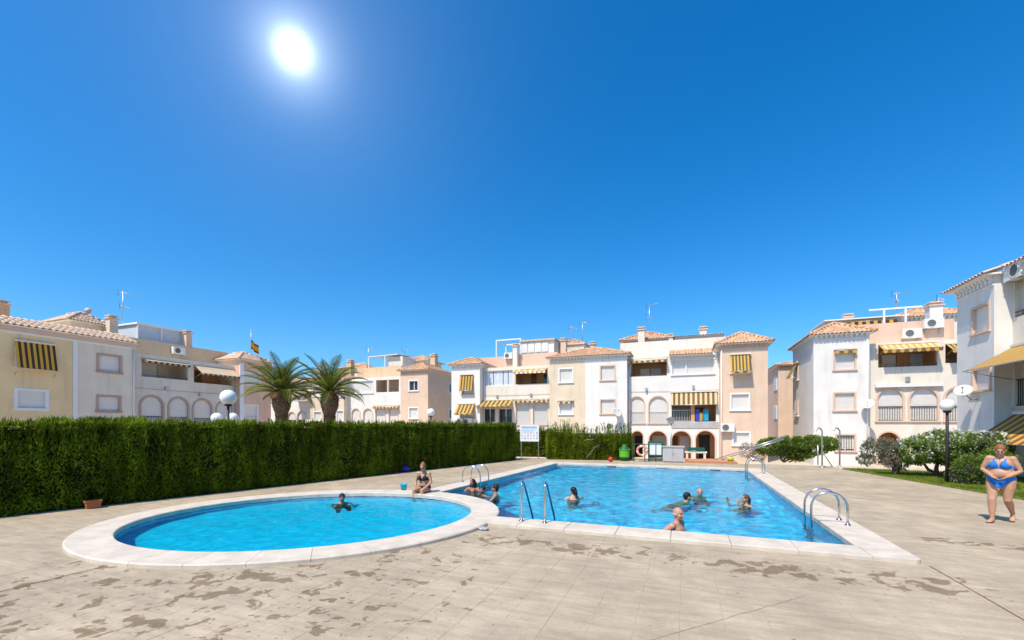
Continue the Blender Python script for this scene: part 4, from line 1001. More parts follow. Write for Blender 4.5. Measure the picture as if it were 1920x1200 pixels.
for hh in ((505, 608), (738, 843)):
    h0_ = FN.sh(*ZE(262, hh[1]))[1]; h1_ = FN.sh(*ZE(262, hh[0]))[1]; c0 = FN.sh(*ZE(276, 600))[0]; c1 = FN.sh(*ZE(249, 600))[0]; c0, c1 = min(c0, c1), max(c0, c1)
    mb = MB(); FN.box(mb, c0, c1, h0_, h1_, .002, .05); w_ = mb.build('window', M['trimp'], bW); mb = MB(); FN.box(mb, c0+.1, c1-.1, h0_+.1, h1_-.08, .051, .07); mb.build('shutter', M['shut'], w_)
    mb = MB(); FN.box(mb, c0-.06, c1+.06, h0_-.09, h0_-.002, .002, .14); mb.build('sill', M['trimw'], w_)
h1_ = FN.sh(*ZE(262, 500))[1]; awning(FN, bW, c0-.05, c1+.05, h1_, h1_-1.0, .08, .55, YO, 6, .1, vertical=True)
dentils(FN, bW, 34.62, 40.4, ht, 0)
pipe(F, bW, a1-.12, G0, ht-.4, .05); dish(F, A(ZE, 714), Hh(ZE, 714, 772), 0, .34, 'large white satellite dish at the corner of the white right block', -.5, R(30))
a2 = A(ZE, 1420, fo); hp = Hh(ZE, 1000, 355, fo)
s = Sec(F, bW, a1+.002, a2, G0, hp, fo, 6, 'palew')
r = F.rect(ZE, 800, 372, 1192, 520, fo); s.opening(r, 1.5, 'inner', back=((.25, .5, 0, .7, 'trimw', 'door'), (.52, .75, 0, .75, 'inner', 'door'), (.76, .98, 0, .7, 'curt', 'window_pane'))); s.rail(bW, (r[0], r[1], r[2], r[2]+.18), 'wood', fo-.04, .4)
awning(F, bW, r[0]+.03, r[1]-.03, r[3]+.05, r[3]-.38, fo+.02, fo+.75, YC, 18, .22, vcols=('ypal', 'brn'))
q = F.rect(ZE, 1244, 372, 1400, 495, fo); s.opening(q, 1.5, 'inner'); s.rail(bW, (q[0], q[1], q[2], q[2]+.18), 'wood', fo-.04, .4)
awning(F, bW, q[0]+.03, q[1]-.03, q[3]+.05, q[3]-.38, fo+.02, fo+.75, YO, 9, .22, vcols=('ypal', 'brn'))
for q in ((797, 668, 962, 880), (1010, 664, 1192, 880), (1246, 660, 1400, 880)): s.win(F.rect(ZE, *q, fo), 'trimp', arch=True, fw=.12, rail='rail', railh=.44)
q = F.rect(ZE, 775, 632, 1222, 655, fo); solid(F, bW, 'awning_cassette', q[0], q[1], q[2], q[3], fo+.05, fo+.2, 'acw')
q = F.rect(ZE, 797, 955, 943, 1175, fo); s.opening((q[0], q[1], G0+.1, q[3]), 1.4, 'inner', arch=True, back=((.05, .45, 0, .8, 'greend', 'door'),) if 'greend' in M else None, trim='trimp'); s.build()
a, h_ = F.sh(*ZE(990, 605), fo); solid(F, bW, 'wall_lamp', a-.1, a+.1, h_-.15, h_+.15, fo+.002, fo+.2, 'metal')
ft = -2.6
r = F.rect(ZE, 625, 235, 1400, 360, ft); solid(F, bW, 'terrace_wall', A(ZE, 640, ft), a2, hp-.3, Hh(ZE, 1000, 222, ft), ft, ft-.25, 'rose')
ac_unit(F, A(ZE, 1038, ft+.6), Hh(ZE, 1038, 335, ft), ft+.0, 'air conditioner above the striped balcony awning of the white right block', 1.0, .62)
ac_unit(F, A(ZE, 1185, ft+.6), Hh(ZE, 1185, 268, ft), ft+.0, 'air conditioner highest on the rose terrace wall of the right block', 1.0, .62)
q = F.rect(ZE, 625, 200, 935, 245, ft-1); solid(F, bW, 'roof_room', A(ZE, 455, ft-1), q[1]+.4, hp-.2, q[3]+.08, ft-1.6, ft-5, 'palew'); solid(F, bW, 'roof_room_slab', A(ZE, 450, ft-1), q[1]+.6, q[3]+.08, q[3]+.16, ft-1.2, ft-5.2, 'trimw')
awning(F, bW, q[0], q[1], q[3], q[3]-.12, ft-1.58, ft-1.2, OB, 14, .28, arms=False)
q = F.rect(ZE, 740, 125, 1085, 232, ft+.3); mb = MB(); t_ = .05; hq = Hh(ZE, 900, 128, ft+.2)
for x in (838, 980): b = A(ZE, x, ft-.4); F.box(mb, b-t_, b+t_, Hh(ZE, 900, 230, ft), hq, ft-.4-t_, ft-.4+t_)
F.box(mb, A(ZE, 738, ft-.4), A(ZE, 1090, ft-.4), hq+.002, hq+.1, ft-.4-t_, ft-.4+t_); mb.build('roof_pergola', M['trimw'], bW)
r = F.rect(ZE, 880, 165, 1320, 215, -6); solid(F, bW, 'stair_tower', r[0]+.3, r[1]+1, hp-.2, r[2]+.3, -6, -10, 'palew'); hip(F, bW, r[0]+.3, r[1]+1, -6, -10, r[2]+.3, .95); dentils(F, bW, r[0]+.3, r[1]+1, r[2]+.3, -6)
chimney(F, bW, A(ZE, 1168, -4.4), hp, Hh(ZE, 1168, 125, -4.4), -4.4, .7, 'trimw'); chimney(F, bW, A(ZE, 598, -4.4), ht, Hh(ZE, 598, 200, -4.4), -4.4, .5, 'palew')
a = A(ZE, 922, -7); antenna(F.P(a, Hh(ZE, 922, 150, -7), -7), Hh(ZE, 922, 25, -7)-Hh(ZE, 922, 150, -7), 'antenna above the white roof frame of the right block', 6, .1, True)
a = A(ZE, 1198, -6); antenna(F.P(a, Hh(ZE, 1198, 165, -6), -6), Hh(ZE, 1198, 60, -6)-Hh(ZE, 1198, 165, -6), 'antenna beside the white chimney of the right block', 6, .9)

# ================= peach block seen in the gap =================
F = Fac('Y', 47.0); bP = empty('apartment_block', (9, 47, G0), 'narrow peach block glimpsed in the gap right of the central block', 'building')
a0 = A(ZE, 138); a1 = a0+7; ht = Hh(ZE, 180, 510); s = Sec(F, bP, a0, a1, G0, ht, 0, 7, 'peach'); s.build()
hip(F, bP, a0, a1, 0, -7, ht, .9); dentils(F, bP, a0, a1, ht, 0, 'trimp')
FN = Fac('N', a0)
for hh in ((590, 680), (780, 868)):
    h0_ = FN.sh(*ZE(120, hh[1]))[1]; h1_ = FN.sh(*ZE(120, hh[0]))[1]; c0 = FN.sh(*ZE(132, 600))[0]; c1 = FN.sh(*ZE(112, 600))[0]
    mb = MB(); FN.box(mb, min(c0, c1), max(c0, c1), h0_, h1_, .002, .06); w_ = mb.build('window', M['trimw'], bP); mb = MB(); FN.box(mb, min(c0, c1)+.12, max(c0, c1)-.12, h0_+.1, h1_-.1, .061, .07); mb.build('shutter', M['shutg'], w_)
solid(FN, bP, 'wall', 47.2, 53.8, G0, ht-.01, .001, -.05, 'rose')

# ================= near right block =================
ZG = lambda x, y: (1760+x/3.243, 470+y/3.243)
F = Fac('N', 11.4); fr = -.55
bR = empty('apartment_block', (11.4, 20, G0), 'white apartment block cut by the right edge of the picture', 'building')
y0, y1 = A(ZG, 112), A(ZG, 337); ht = Hh(ZG, 220, 195)
s = Sec(F, bR, y1, y0, G0, ht, 0, 6, 'white')
ra = F.rect(ZG, 208, 0, 306, 10); s.win((ra[0], ra[1], Hh(ZG, 255, 497), Hh(ZG, 255, 342)), 'trimp', fw=.09)
ra = F.rect(ZG, 212, 0, 312, 10); s.win((ra[0], ra[1], Hh(ZG, 262, 848), Hh(ZG, 262, 722)), 'trimp', fw=.09); s.build()
tile_slope(bR, F.P(y0+.3, ht, .4), F.P(y1-.3, ht, .4), F.P(y0-1.2, ht+.9, -1.9), F.P(y1+.6, ht+.9, -1.9), 'tilep', True)
FY = Fac('Y', y0+.0)
dentils(F, bR, y1, y0, ht-.02, 0, 'trimw', .24, .34); solid(F, bR, 'soffit', y1-.2, y0+.2, ht-.07, ht-.012, .35, -.3, 'trimw')
yE = 12.5; hp = Hh(ZG, 440, 120, fr)
s = Sec(F, bR, yE, y1-.002, G0, ht-.2, fr, 6, 'palew')
yo = A(ZG, 392, fr)
s.opening((yo-4.2, yo, Hh(ZG, 392, 430, fr), Hh(ZG, 392, 205, fr)), 1.5, 'innerp'); s.rail(bR, (yo-4.2, yo, Hh(ZG, 392, 430, fr), Hh(ZG, 392, 420, fr)+.12), 'wood', fr-.04, .5)
q = (A(ZG, 392, fr)-4.0, A(ZG, 396, fr), Hh(ZG, 392, 950, fr), Hh(ZG, 392, 690, fr))
s.opening(q, 1.0, 'innerp', back=((0, .92, 0, .75, 'glass', 'window_pane'),)); s.rail(bR, (q[0], q[1], q[2], q[2]+1.0), 'rail', fr-.06, .12)
mb = MB(); F.sheet(mb, rectpts(grow(q, .12)), [rectpts(grow(q, .003))], fr+.04, fr-.1); mb.build('arch_trim', M['trimp'], bR)
s.opening((yE+.5, y1-1.0, G0+.1, 1.75), 1.6, 'innerp', back=((0, 1, 0, 1, 'greenp', 'door'),) if 'greenp' in M else ((.1, .9, 0, .9, 'glass', 'window_pane'),)); s.build()
tile_slope(bR, F.P(y1-.25, ht+.12, fr+.4), F.P(yE, ht+.12, fr+.4), F.P(y1-.25, ht+1.1, fr-2), F.P(yE, ht+1.1, fr-2), 'tilep', True)
solid(F, bR, 'soffit', yE, y1-.25, ht-.002, ht+.10, fr+.35, fr-.2, 'palew')
hA = Hh(ZG, 345, 612, fr); hB = Hh(ZG, 205, 722, 1.1); awning(F, bR, yE+.2, y1-.15, hA, hB, fr+.06, 1.02, ('ypal', 'brn2'), 58, .02, label='long yellow striped awning')
hA = Hh(ZG, 352, 995, fr); awning(F, bR, yE+.2, y1-.25, hA, hA-1.12, fr+.06, .95, ('ora2', 'brn'), 44, .02, label='yellow and brown striped ground floor awning')
ac_unit(F, yo-1.2, Hh(ZG, 480, 185, fr), fr, 'air conditioner cut by the right picture edge under the roof tiles', .95, .6)
dish(F, A(ZG, 150, .45), Hh(ZG, 150, 855, .45), 0.0, .30, 'white satellite dish on the near right block above the flowering bush', 1.0, R(38))
# ------------------------------------------------------------------ hedges, palms, shrubs
def hedge(name, label, p0, p1, thick, h, n, spiky=.0, side=1, low=.0, mat_='hedge', tufts=(), dens=.06):
    """Clipped hedge from p0 to p1; its seen face lies on that line, its body behind it."""
    p0 = Vector((p0[0], p0[1])); p1 = Vector((p1[0], p1[1])); t = (p1-p0); L = t.length; t.normalize(); b = Vector((-t.y, t.x))*side   # b: away from the pool
    root = empty(name, (p0.x, p0.y, 0), label, 'hedge', 'clipped hedges round the pool'); ins = .10
    mb = MB(); N = max(6, int(L/.5)); vv = []; rows = 6
    def pt(s, d, z): q = p0+t*s+b*d; return (q.x, q.y, z)
    for i in range(N+1):
        s = min(max(L*i/N, .08), L-.08)
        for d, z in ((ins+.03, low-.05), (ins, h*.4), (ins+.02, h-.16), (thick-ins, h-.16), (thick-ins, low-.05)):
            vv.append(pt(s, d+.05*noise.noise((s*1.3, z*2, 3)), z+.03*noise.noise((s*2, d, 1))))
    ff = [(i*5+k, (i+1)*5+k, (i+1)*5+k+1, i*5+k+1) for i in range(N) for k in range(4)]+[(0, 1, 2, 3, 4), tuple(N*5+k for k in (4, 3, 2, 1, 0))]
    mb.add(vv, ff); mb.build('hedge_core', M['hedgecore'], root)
    nf = int(n*h/(h+thick*.9)); nt = n-nf
    s = nrs.uniform(0, L, nf); z = low+(h-low)*nrs.uniform(0, 1, nf)
    bul = np.array([noise.noise((a*.9, zz*1.4, 7.3))*.10+noise.noise((a*3.1, zz*3.5, 2.1))*.06 for a, zz in zip(s, z)])
    d = nrs.uniform(-.02, .12, nf)+bul+.05
    dirv = np.c_[nrs.normal(0, .42, nf), nrs.normal(-.45, .35, nf), nrs.uniform(.1, 1.1, nf)]      # (along, behind, up)
    s2 = nrs.uniform(0, L, nt); d2 = nrs.uniform(0, thick, nt)
    zt = np.array([h-.12+.06*noise.noise((a*.8, q*1.5, 9))+.05*noise.noise((a*2.6, q*2, 4)) for a, q in zip(s2, d2)])
    dir2 = np.c_[nrs.normal(0, .8, nt), nrs.normal(0, .8, nt), nrs.uniform(.1, 1.0, nt)]
    ss = np.r_[s, s2]; dd = np.r_[d, d2]; zz = np.r_[z, zt]; dv = np.r_[dirv, dir2]
    # end faces
    ne = int(n*.05); se = np.where(nrs.rand(ne) < .5, nrs.uniform(-.04, .08, ne), L+nrs.uniform(-.08, .04, ne)); ss = np.r_[ss, se]; dd = np.r_[dd, nrs.uniform(0, thick, ne)]; zz = np.r_[zz, nrs.uniform(low, h, ne)]
    dv = np.r_[dv, np.c_[np.where(se < L/2, -.5, .5)+nrs.normal(0, .2, ne), nrs.normal(0, .3, ne), nrs.uniform(.4, 1, ne)]]
    ln = nrs.uniform(.05, .15, len(ss)); wd = nrs.uniform(.018, .036, len(ss))
    if spiky:
        k = int(L/dens); sp = nrs.uniform(0, L, k); m_ = 34
        for a in sp:
            hh = spiky*(.25+.75*nrs.rand())*(1+.6*noise.noise((a*.6, 0, 0)))
            q = nrs.rand(m_); dbase = abs(nrs.normal(0, .12))
            ss = np.r_[ss, a+nrs.normal(0, .045, m_)*(1.1-q)]; dd = np.r_[dd, dbase+nrs.normal(0, .045, m_)*(1.1-q)]; zz = np.r_[zz, h-.7+(.7+hh)*q]
            dv = np.r_[dv, np.c_[nrs.normal(0, .16, m_), nrs.normal(-.1, .16, m_), np.ones(m_)]]; ln = np.r_[ln, nrs.uniform(.10, .22, m_)]; wd = np.r_[wd, nrs.uniform(.016, .03, m_)]
    for ta, tr_, td in tufts:
        m_ = int(1500*tr_/.3); q = nrs.normal(size=(m_, 3)); q /= np.linalg.norm(q, axis=1)[:, None]; q *= nrs.uniform(.3, 1, m_)[:, None]**.5
        ss = np.r_[ss, ta+q[:, 0]*tr_*1.5]; dd = np.r_[dd, td+q[:, 1]*tr_*.8]; zz = np.r_[zz, h-.08+q[:, 2]*tr_*.62]; dv = np.r_[dv, np.c_[q[:, 0]*.4+nrs.normal(0, .3, m_), q[:, 1]*.4+nrs.normal(0, .3, m_), np.abs(q[:, 2])+.5]]; ln = np.r_[ln, nrs.uniform(.06, .16, m_)]; wd = np.r_[wd, nrs.uniform(.016, .03, m_)]
    cen = np.c_[p0.x+t.x*ss+b.x*dd, p0.y+t.y*ss+b.y*dd, zz]; D = np.c_[t.x*dv[:, 0]+b.x*dv[:, 1], t.y*dv[:, 0]+b.y*dv[:, 1], dv[:, 2]]
    o = link_mesh('foliage', leaf_mesh('foliage', cen-np.array([p0.x, p0.y, 0]), D, ln, wd, M[mat_]), root); tag(o, kind='stuff')
    return root
hs = (hedge_x(3.2), 3.2); he_ = (-8.95, 23.9)
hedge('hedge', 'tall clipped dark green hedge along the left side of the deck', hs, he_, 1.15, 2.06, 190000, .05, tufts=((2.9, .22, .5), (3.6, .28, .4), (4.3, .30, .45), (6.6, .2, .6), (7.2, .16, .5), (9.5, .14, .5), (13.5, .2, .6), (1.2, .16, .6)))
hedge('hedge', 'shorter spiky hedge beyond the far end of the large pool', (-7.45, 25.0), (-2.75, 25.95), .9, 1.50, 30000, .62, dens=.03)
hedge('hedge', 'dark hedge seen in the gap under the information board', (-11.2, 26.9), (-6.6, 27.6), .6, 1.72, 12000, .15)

def palm(px, py, z, label, k0):
    c = at_depth(px, py, z); g = G0; root = empty('palm_tree', (c.x, c.y, g), label, 'palm tree', 'two palm trees behind the hedge')
    mb = MB(); pr = []; H_ = c.z
    for i in range(26):
        t = i/25; zz = g+(H_-g)*t; r = .33 if zz < H_-1.35 else .33+.20*math.sin(min(1, (zz-(H_-1.35))/1.0)*math.pi*.62)
        if t > .97: r *= .7
        pr.append((r, zz))
    mb.lathe(pr, (c.x, c.y, 0), 20); tr = mb.build('trunk', M['palmbark'], root)
    # old leaf bases: overlapping diamond scales
    mb = MB(); rr = random.Random(k0)
    for i in range(34):
        zz = g+.5+(H_-g-.55)*i/33; r = np.interp(zz, [q[1] for q in pr], [q[0] for q in pr]); n = 15
        for j in range(n):
            a = 2*math.pi*(j+.5*(i % 2))/n+rr.uniform(-.06, .06); w = .075; hgt = rr.uniform(.10, .17); out = rr.uniform(.05, .11)
            e = Vector((math.cos(a), math.sin(a), 0)); s_ = Vector((-e.y, e.x, 0)); p = Vector((c.x, c.y, zz))+e*(r-.02)
            mb.add([p-s_*w, p+s_*w, p+e*out+Vector((0, 0, hgt))+s_*w*.5, p+e*out+Vector((0, 0, hgt))-s_*w*.5, p+Vector((0, 0, hgt*.9))], [(0, 1, 2, 3), (0, 3, 4), (1, 4, 2), (3, 2, 4)])
    o = mb.build('leaf_bases', M['palmbark'], tr); tag(o, kind='stuff')
    meshes = PALM_FRONDS; NF = 44 if k0 == 1 else 37
    for i in range(NF):
        f = i/NF; el = R(86-(f**1.1)*92); a = i*2.39996+k0
        if f > .92: me = meshes[-1]
        else: me = meshes[(i*7+k0) % (len(meshes)-1)]
        o = bpy.data.objects.new('frond', me); col.objects.link(o); o.parent = root
        Mt = Matrix.Translation((0, 0, c.z-g+.05+.12*(1-f))) @ Matrix.Rotation(a, 4, 'Z') @ Matrix.Rotation(-el, 4, 'Y') @ Matrix.Rotation(rr.uniform(-.3, .3), 4, 'X') @ Matrix.Translation((.14, 0, 0)) @ Matrix.Scale(rr.uniform(.85, 1.06)*(.82 if f < .15 else 1), 4)
        o.matrix_local = Mt
    mb = MB()
    for i in range(40):                      # dry orange stubs and fruit stalks under the crown
        a = rr.uniform(0, 6.28); e = Vector((math.cos(a), math.sin(a), rr.uniform(-.5, .6))).normalized(); p = Vector((c.x, c.y, c.z-.12)); mb.tube([p+e*.2, p+e*rr.uniform(.45, .75)+Vector((0, 0, -.12))], [.03, .012], 4)
    tag(mb.build('dry_stalks', M['palmdry'], root), kind='stuff')
def frond_mesh(seed, L=2.55, droop=1.0, dry=False):
    rr = random.Random(seed); mb = MB(); pts = []; x = z = 0; ang = 0.0; n = 16
    for i in range(n+1):
        pts.append(Vector((x, .05*math.sin(seed+i*.2), z))); ang -= droop*(.03+.075*(i/n)); x += L/n*math.cos(ang); z += L/n*math.sin(ang)
    mb.tube(pts, [.045*(1-i/n)**.7+.006 for i in range(n+1)], 5)
    m = 60
    for i in range(m):
        t = .10+.9*i/m; k = min(int(t*n), n-1); q = pts[k].lerp(pts[k+1], t*n-k); d = (pts[k+1]-pts[k]).normalized()
        l = (.50*math.sin(math.pi*min(1, t*1.02+.06))**.55+.06)*rr.uniform(.85, 1.1)
        for s_ in (-1, 1):
            dirn = (d*.62+Vector((0, s_*.80, 0))+Vector((0, 0, .34))).normalized(); tip = q+dirn*l+Vector((0, 0, -.32*l)); midp = q+dirn*l*.5+Vector((0, 0, .02)); w = d*.013
            mb.add([q-w*.6, q+w*.6, midp+w, tip, midp-w], [(0, 1, 2, 4), (4, 2, 3)])
    return mb.mesh('frond', M['palmdry' if dry else 'palm'])
PALM_FRONDS = [frond_mesh(s_, 2.7, d_) for s_, d_ in ((1, .55), (2, .8), (3, 1.0), (4, 1.2), (5, 1.45))]+[frond_mesh(9, 1.3, .9, True)]
palm(528, 738, 28.0, 'left one of the two palm trees rising behind the hedge', 1)
palm(618, 739, 28.6, 'right one of the two palm trees rising behind the hedge', 4)

def shrub(name, label, lobes, n, leaf, mats, trunks=(), cat='bush', flowers=0.0, group=None, base=None, wid=.5):
    """lobes: (centre, radii); leaves spread through each lobe's outer volume with gaps; trunks: paths with radii."""
    root = empty(name, base or lobes[0][0], label, cat, group); b = np.array(origin(root))
    cs = []; ds = []; vol = np.array([r[0]*r[1]+r[1]*r[2]+r[0]*r[2] for _, r in lobes]); vol = vol/vol.sum()
    for (c, r), v in zip(lobes, vol):
        k = int(n*v*1.7); q = nrs.normal(size=(k, 3)); q /= np.linalg.norm(q, axis=1)[:, None]; rad = nrs.uniform(.45, 1.0, k)**.55
        p = q*rad[:, None]
        nz = np.array([noise.noise((a[0]*2.3+c[0], a[1]*2.3+c[1], a[2]*2.3)) for a in p])
        keep = nz > -.22+.35*(rad-.8)
        p = p[keep]*(1+.22*nz[keep])[:, None]; cs.append(p*np.array(r)+np.array(c)); d = q[keep]*np.array([1, 1, .8])+nrs.normal(0, .55, (keep.sum(), 3))+np.array([0, 0, .45]); ds.append(d)
    cen = np.vstack(cs); D = np.vstack(ds); N = len(cen); mi = (nrs.rand(N) < flowers).astype(int)
    if flowers: mi = mi*(D[:, 2] > -.1)
    ln = nrs.uniform(leaf*.7, leaf*1.4, N); wd = ln*nrs.uniform(wid*.7, wid*1.2, N)
    if mats[-1] == 'flower': f_ = mi == 1; cen[f_] += D[f_]/np.linalg.norm(D[f_], axis=1)[:, None]*.09; wd[f_] = ln[f_]*.95
    o = link_mesh('foliage', leaf_mesh('foliage', cen-b, D, ln, wd, [M[m] for m in mats], mi), root); tag(o, kind='stuff')
    for path, r0, r1 in trunks:
        mb = MB(); k = len(path); mb.tube(path, [r0+(r1-r0)*i/(k-1) for i in range(k)], 7); mb.build('branch', M['bark'], root)
    return root
def wpath(p0, p1, r0, r1, k=6, wob=.06, sd=0):
    p0, p1 = Vector(p0), Vector(p1); rr = random.Random(sd); return ([p0.lerp(p1, i/k)+(Vector((rr.gauss(0, wob), rr.gauss(0, wob), rr.gauss(0, wob*.3))) if 0 < i < k else Vector((0, 0, 0))) for i in range(k+1)], r0, r1)
# large white-flowering bush on the lawn
def D_(px, py, z): return tuple(at_depth(px, py, z))
b2 = D_(1752, 893, 17.0); b2 = (b2[0], b2[1], .03)
lob = [(D_(1718, 846, 17.2), (.62, .7, .50)), (D_(1765, 838, 17.0), (.85, .85, .60)), (D_(1815, 840, 16.6), (.80, .8, .56)), (D_(1850, 838, 16.2), (.62, .75, .50)), (D_(1785, 856, 16.9), (.6, .6, .34))]
shrub('flowering_bush', 'broad green bush with white flowers on crooked trunks by the lamp', lob, 30000, .085, ['shrub', 'flower'], [wpath(b2, D_(1765, 850, 17), .09, .03, sd=1), wpath(b2, D_(1720, 850, 17.2), .07, .025, sd=2), wpath((b2[0]+.1, b2[1], b2[2]), D_(1815, 850, 16.6), .07, .02, sd=3)], flowers=.09, base=b2)
p = D_(1678, 888, 17.6); p = (p[0], p[1], .03)
shrub('dry_bush', 'dry brown bush beside the porch arch, left of the flowering bush', [(D_(1668, 850, 17.6), (.32, .35, .55)), (D_(1690, 862, 17.5), (.28, .3, .42)), (D_(1655, 838, 17.7), (.25, .25, .35))], 3600, .07, ['dryleaf', 'greyleaf'], [wpath(p, D_(1668, 850, 17.6), .07, .02, sd=4), wpath(p, D_(1692, 860, 17.5), .06, .02, sd=5), wpath((p[0]+.12, p[1], .03), D_(1690, 845, 17.5), .05, .015, sd=8)], flowers=.4, base=p)
p = D_(1808, 908, 15.0); p = (p[0], p[1], .03)
shrub('dry_bush', 'low grey twiggy bush in front of the flowering bush', [(D_(1812, 888, 15.0), (.48, .45, .36)), (D_(1836, 885, 14.9), (.28, .3, .28))], 4200, .06, ['dryleaf', 'greyleaf'], [wpath(p, D_(1812, 885, 15.0), .03, .01, sd=6), wpath(p, D_(1830, 880, 14.9), .025, .01, sd=7)], flowers=.45, base=p)
p = D_(1627, 876, 21.5); p = (p[0], p[1], .0)
shrub('oleander', 'slim grey green plant against the white wall near the showers', [(D_(1627, 845, 21.5), (.28, .28, .42)), (D_(1625, 862, 21.5), (.38, .35, .25)), (D_(1632, 832, 21.5), (.16, .16, .28))], 1900, .09, ['greyleaf', 'flower'], [wpath(p, D_(1627, 840, 21.5), .03, .012, sd=9), wpath(p, D_(1615, 850, 21.5), .02, .01, sd=10)], cat='plant', flowers=.03, base=p, wid=.3)
p = D_(1470, 868, 24.6); p = (p[0], p[1], -.02)
lob = [(D_(1450, 838, 24.6), (.85, .6, .48)), (D_(1485, 838, 24.4), (.85, .7, .58)), (D_(1520, 836, 24.2), (.85, .6, .55)), (D_(1550, 833, 24.0), (.55, .5, .36)), (D_(1495, 852, 24.3), (.55, .5, .35))]
shrub('broad_bush', 'spreading green bush behind the deck between peach and white walls', lob, 15000, .10, ['shrub'], [wpath(p, D_(1455, 842, 24.6), .06, .02, sd=11), wpath(p, D_(1490, 842, 24.4), .06, .02, sd=12), wpath(p, D_(1530, 840, 24.2), .05, .015, sd=13), wpath((p[0]+.25, p[1], -.02), D_(1510, 845, 24.3), .04, .015, sd=14)], base=p)
p = D_(1412, 868, 25.0); p = (p[0], p[1], -.02)
shrub('dry_bush', 'bare brownish bush left of the spreading green bush', [(D_(1402, 845, 25), (.42, .4, .45)), (D_(1422, 855, 25), (.40, .4, .32))], 1500, .06, ['dryleaf', 'greyleaf'], [wpath(p, D_(1402+8*k-16, 838+4*(k % 2), 25), .025, .006, sd=20+k, wob=.05) for k in range(6)], flowers=.3, base=p)
p = D_(1893, 880, 13.5); 
shrub('broad_bush', 'yellow green bush half behind the walking woman', [((p[0]+.3, p[1]+1.2, .75), (.5, .5, .5)), ((p[0]-.35, p[1]+1.3, .55), (.4, .4, .42))], 3500, .08, ['shrub'], [wpath((p[0], p[1]+1.2, .03), (p[0]+.2, p[1]+1.2, .7), .04, .015, sd=31)], base=(p[0], p[1]+1.2, .03))
p = D_(1105, 862, 24.2)
mb = MB()
rt = empty('dry_branch', (p[0], p[1], .0), 'bare arching branch leaning out of the far hedge', 'branch')
for k, (q0, q1, q2) in enumerate((((1100, 858), (1116, 838), (1126, 834)), ((1097, 826), (1108, 825), (1120, 820)))):
    MB().tube([D_(*q0, 24.2), D_((q0[0]+q1[0])/2+2, (q0[1]+q1[1])/2-2, 24.15), D_(*q1, 24.1), D_(*q2, 24.1)], [.03, .025, .02, .01], 6).build('branch', M['dryleaf'], rt)

# ------------------------------------------------------------------ street furniture and pool things
M['globe'] = mat('opal_globe', (.80, .80, .79), .35, spec=.5)
def globe_lamp(px, py, z, rad, label, g=0.0, twin=0, pole='blk'):
    c = at_depth(px, py, z); r = empty('globe_lamp', (c.x, c.y, g), label, 'lamp', 'globe lamps')
    if not twin:
        MB().tube([(c.x, c.y, g), (c.x, c.y, c.z-rad*.95)], [.055, .04], 10).build('pole', M[pole], r)
        MB().lathe([(.05, -.06), (.12, -.02), (.10, .05)], (c.x, c.y, c.z-rad), 12).build('collar', M[pole], r)
        MB().ball(c, rad, 24, 14).build('globe', M['globe'], r)
    else:
        MB().tube([(c.x, c.y, g), (c.x, c.y, c.z-rad*1.2)], [.055, .045], 10).build('pole', M[pole], r)
        for s_ in (-1, 1):
            q = c+Vector((VR.x, VR.y, 0))*s_*twin; MB().tube([(c.x, c.y, c.z-rad*1.5), (q.x, q.y, q.z-rad*1.4), (q.x, q.y, q.z-rad*.9)], .025, 6).build('arm', M[pole], r); MB().ball(q, rad, 20, 12).build('globe', M['globe'], r)
globe_lamp(428, 745, 15.2, .255, 'white globe lamp on a black pole just behind the left hedge', G0)
globe_lamp(421.5, 784, 21, .25, 'pair of white globes low behind the tall left lamp', G0, twin=.37)
globe_lamp(808, 773, 29, .25, 'small globe lamp in front of the peach wing behind the hedge', G0)
globe_lamp(1776, 760, 15.2, .205, 'white globe lamp rising out of the flowering bush on the right', .03)
globe_lamp(927, 796, 33, .18, 'tiny globe lamp left of the information board', G0)
# lantern post by the porch
c = at_depth(1258, 789, 27.5); r = empty('street_lamp', (c.x, c.y, -.1), 'grey post with a square cream lantern in front of the porch arches', 'lamp')
MB().tube([(c.x, c.y, -.62), (c.x, c.y, c.z-.15)], .05, 8).build('pole', M['metal'], r); MB().lathe([(.12, -.2), (.26, .05), (.26, .09)], c, 4).build('lantern', M['cream'], r); MB().lathe([(.32, .09), (.10, .22), (.001, .26)], c, 4).build('cap', M['metal'], r)
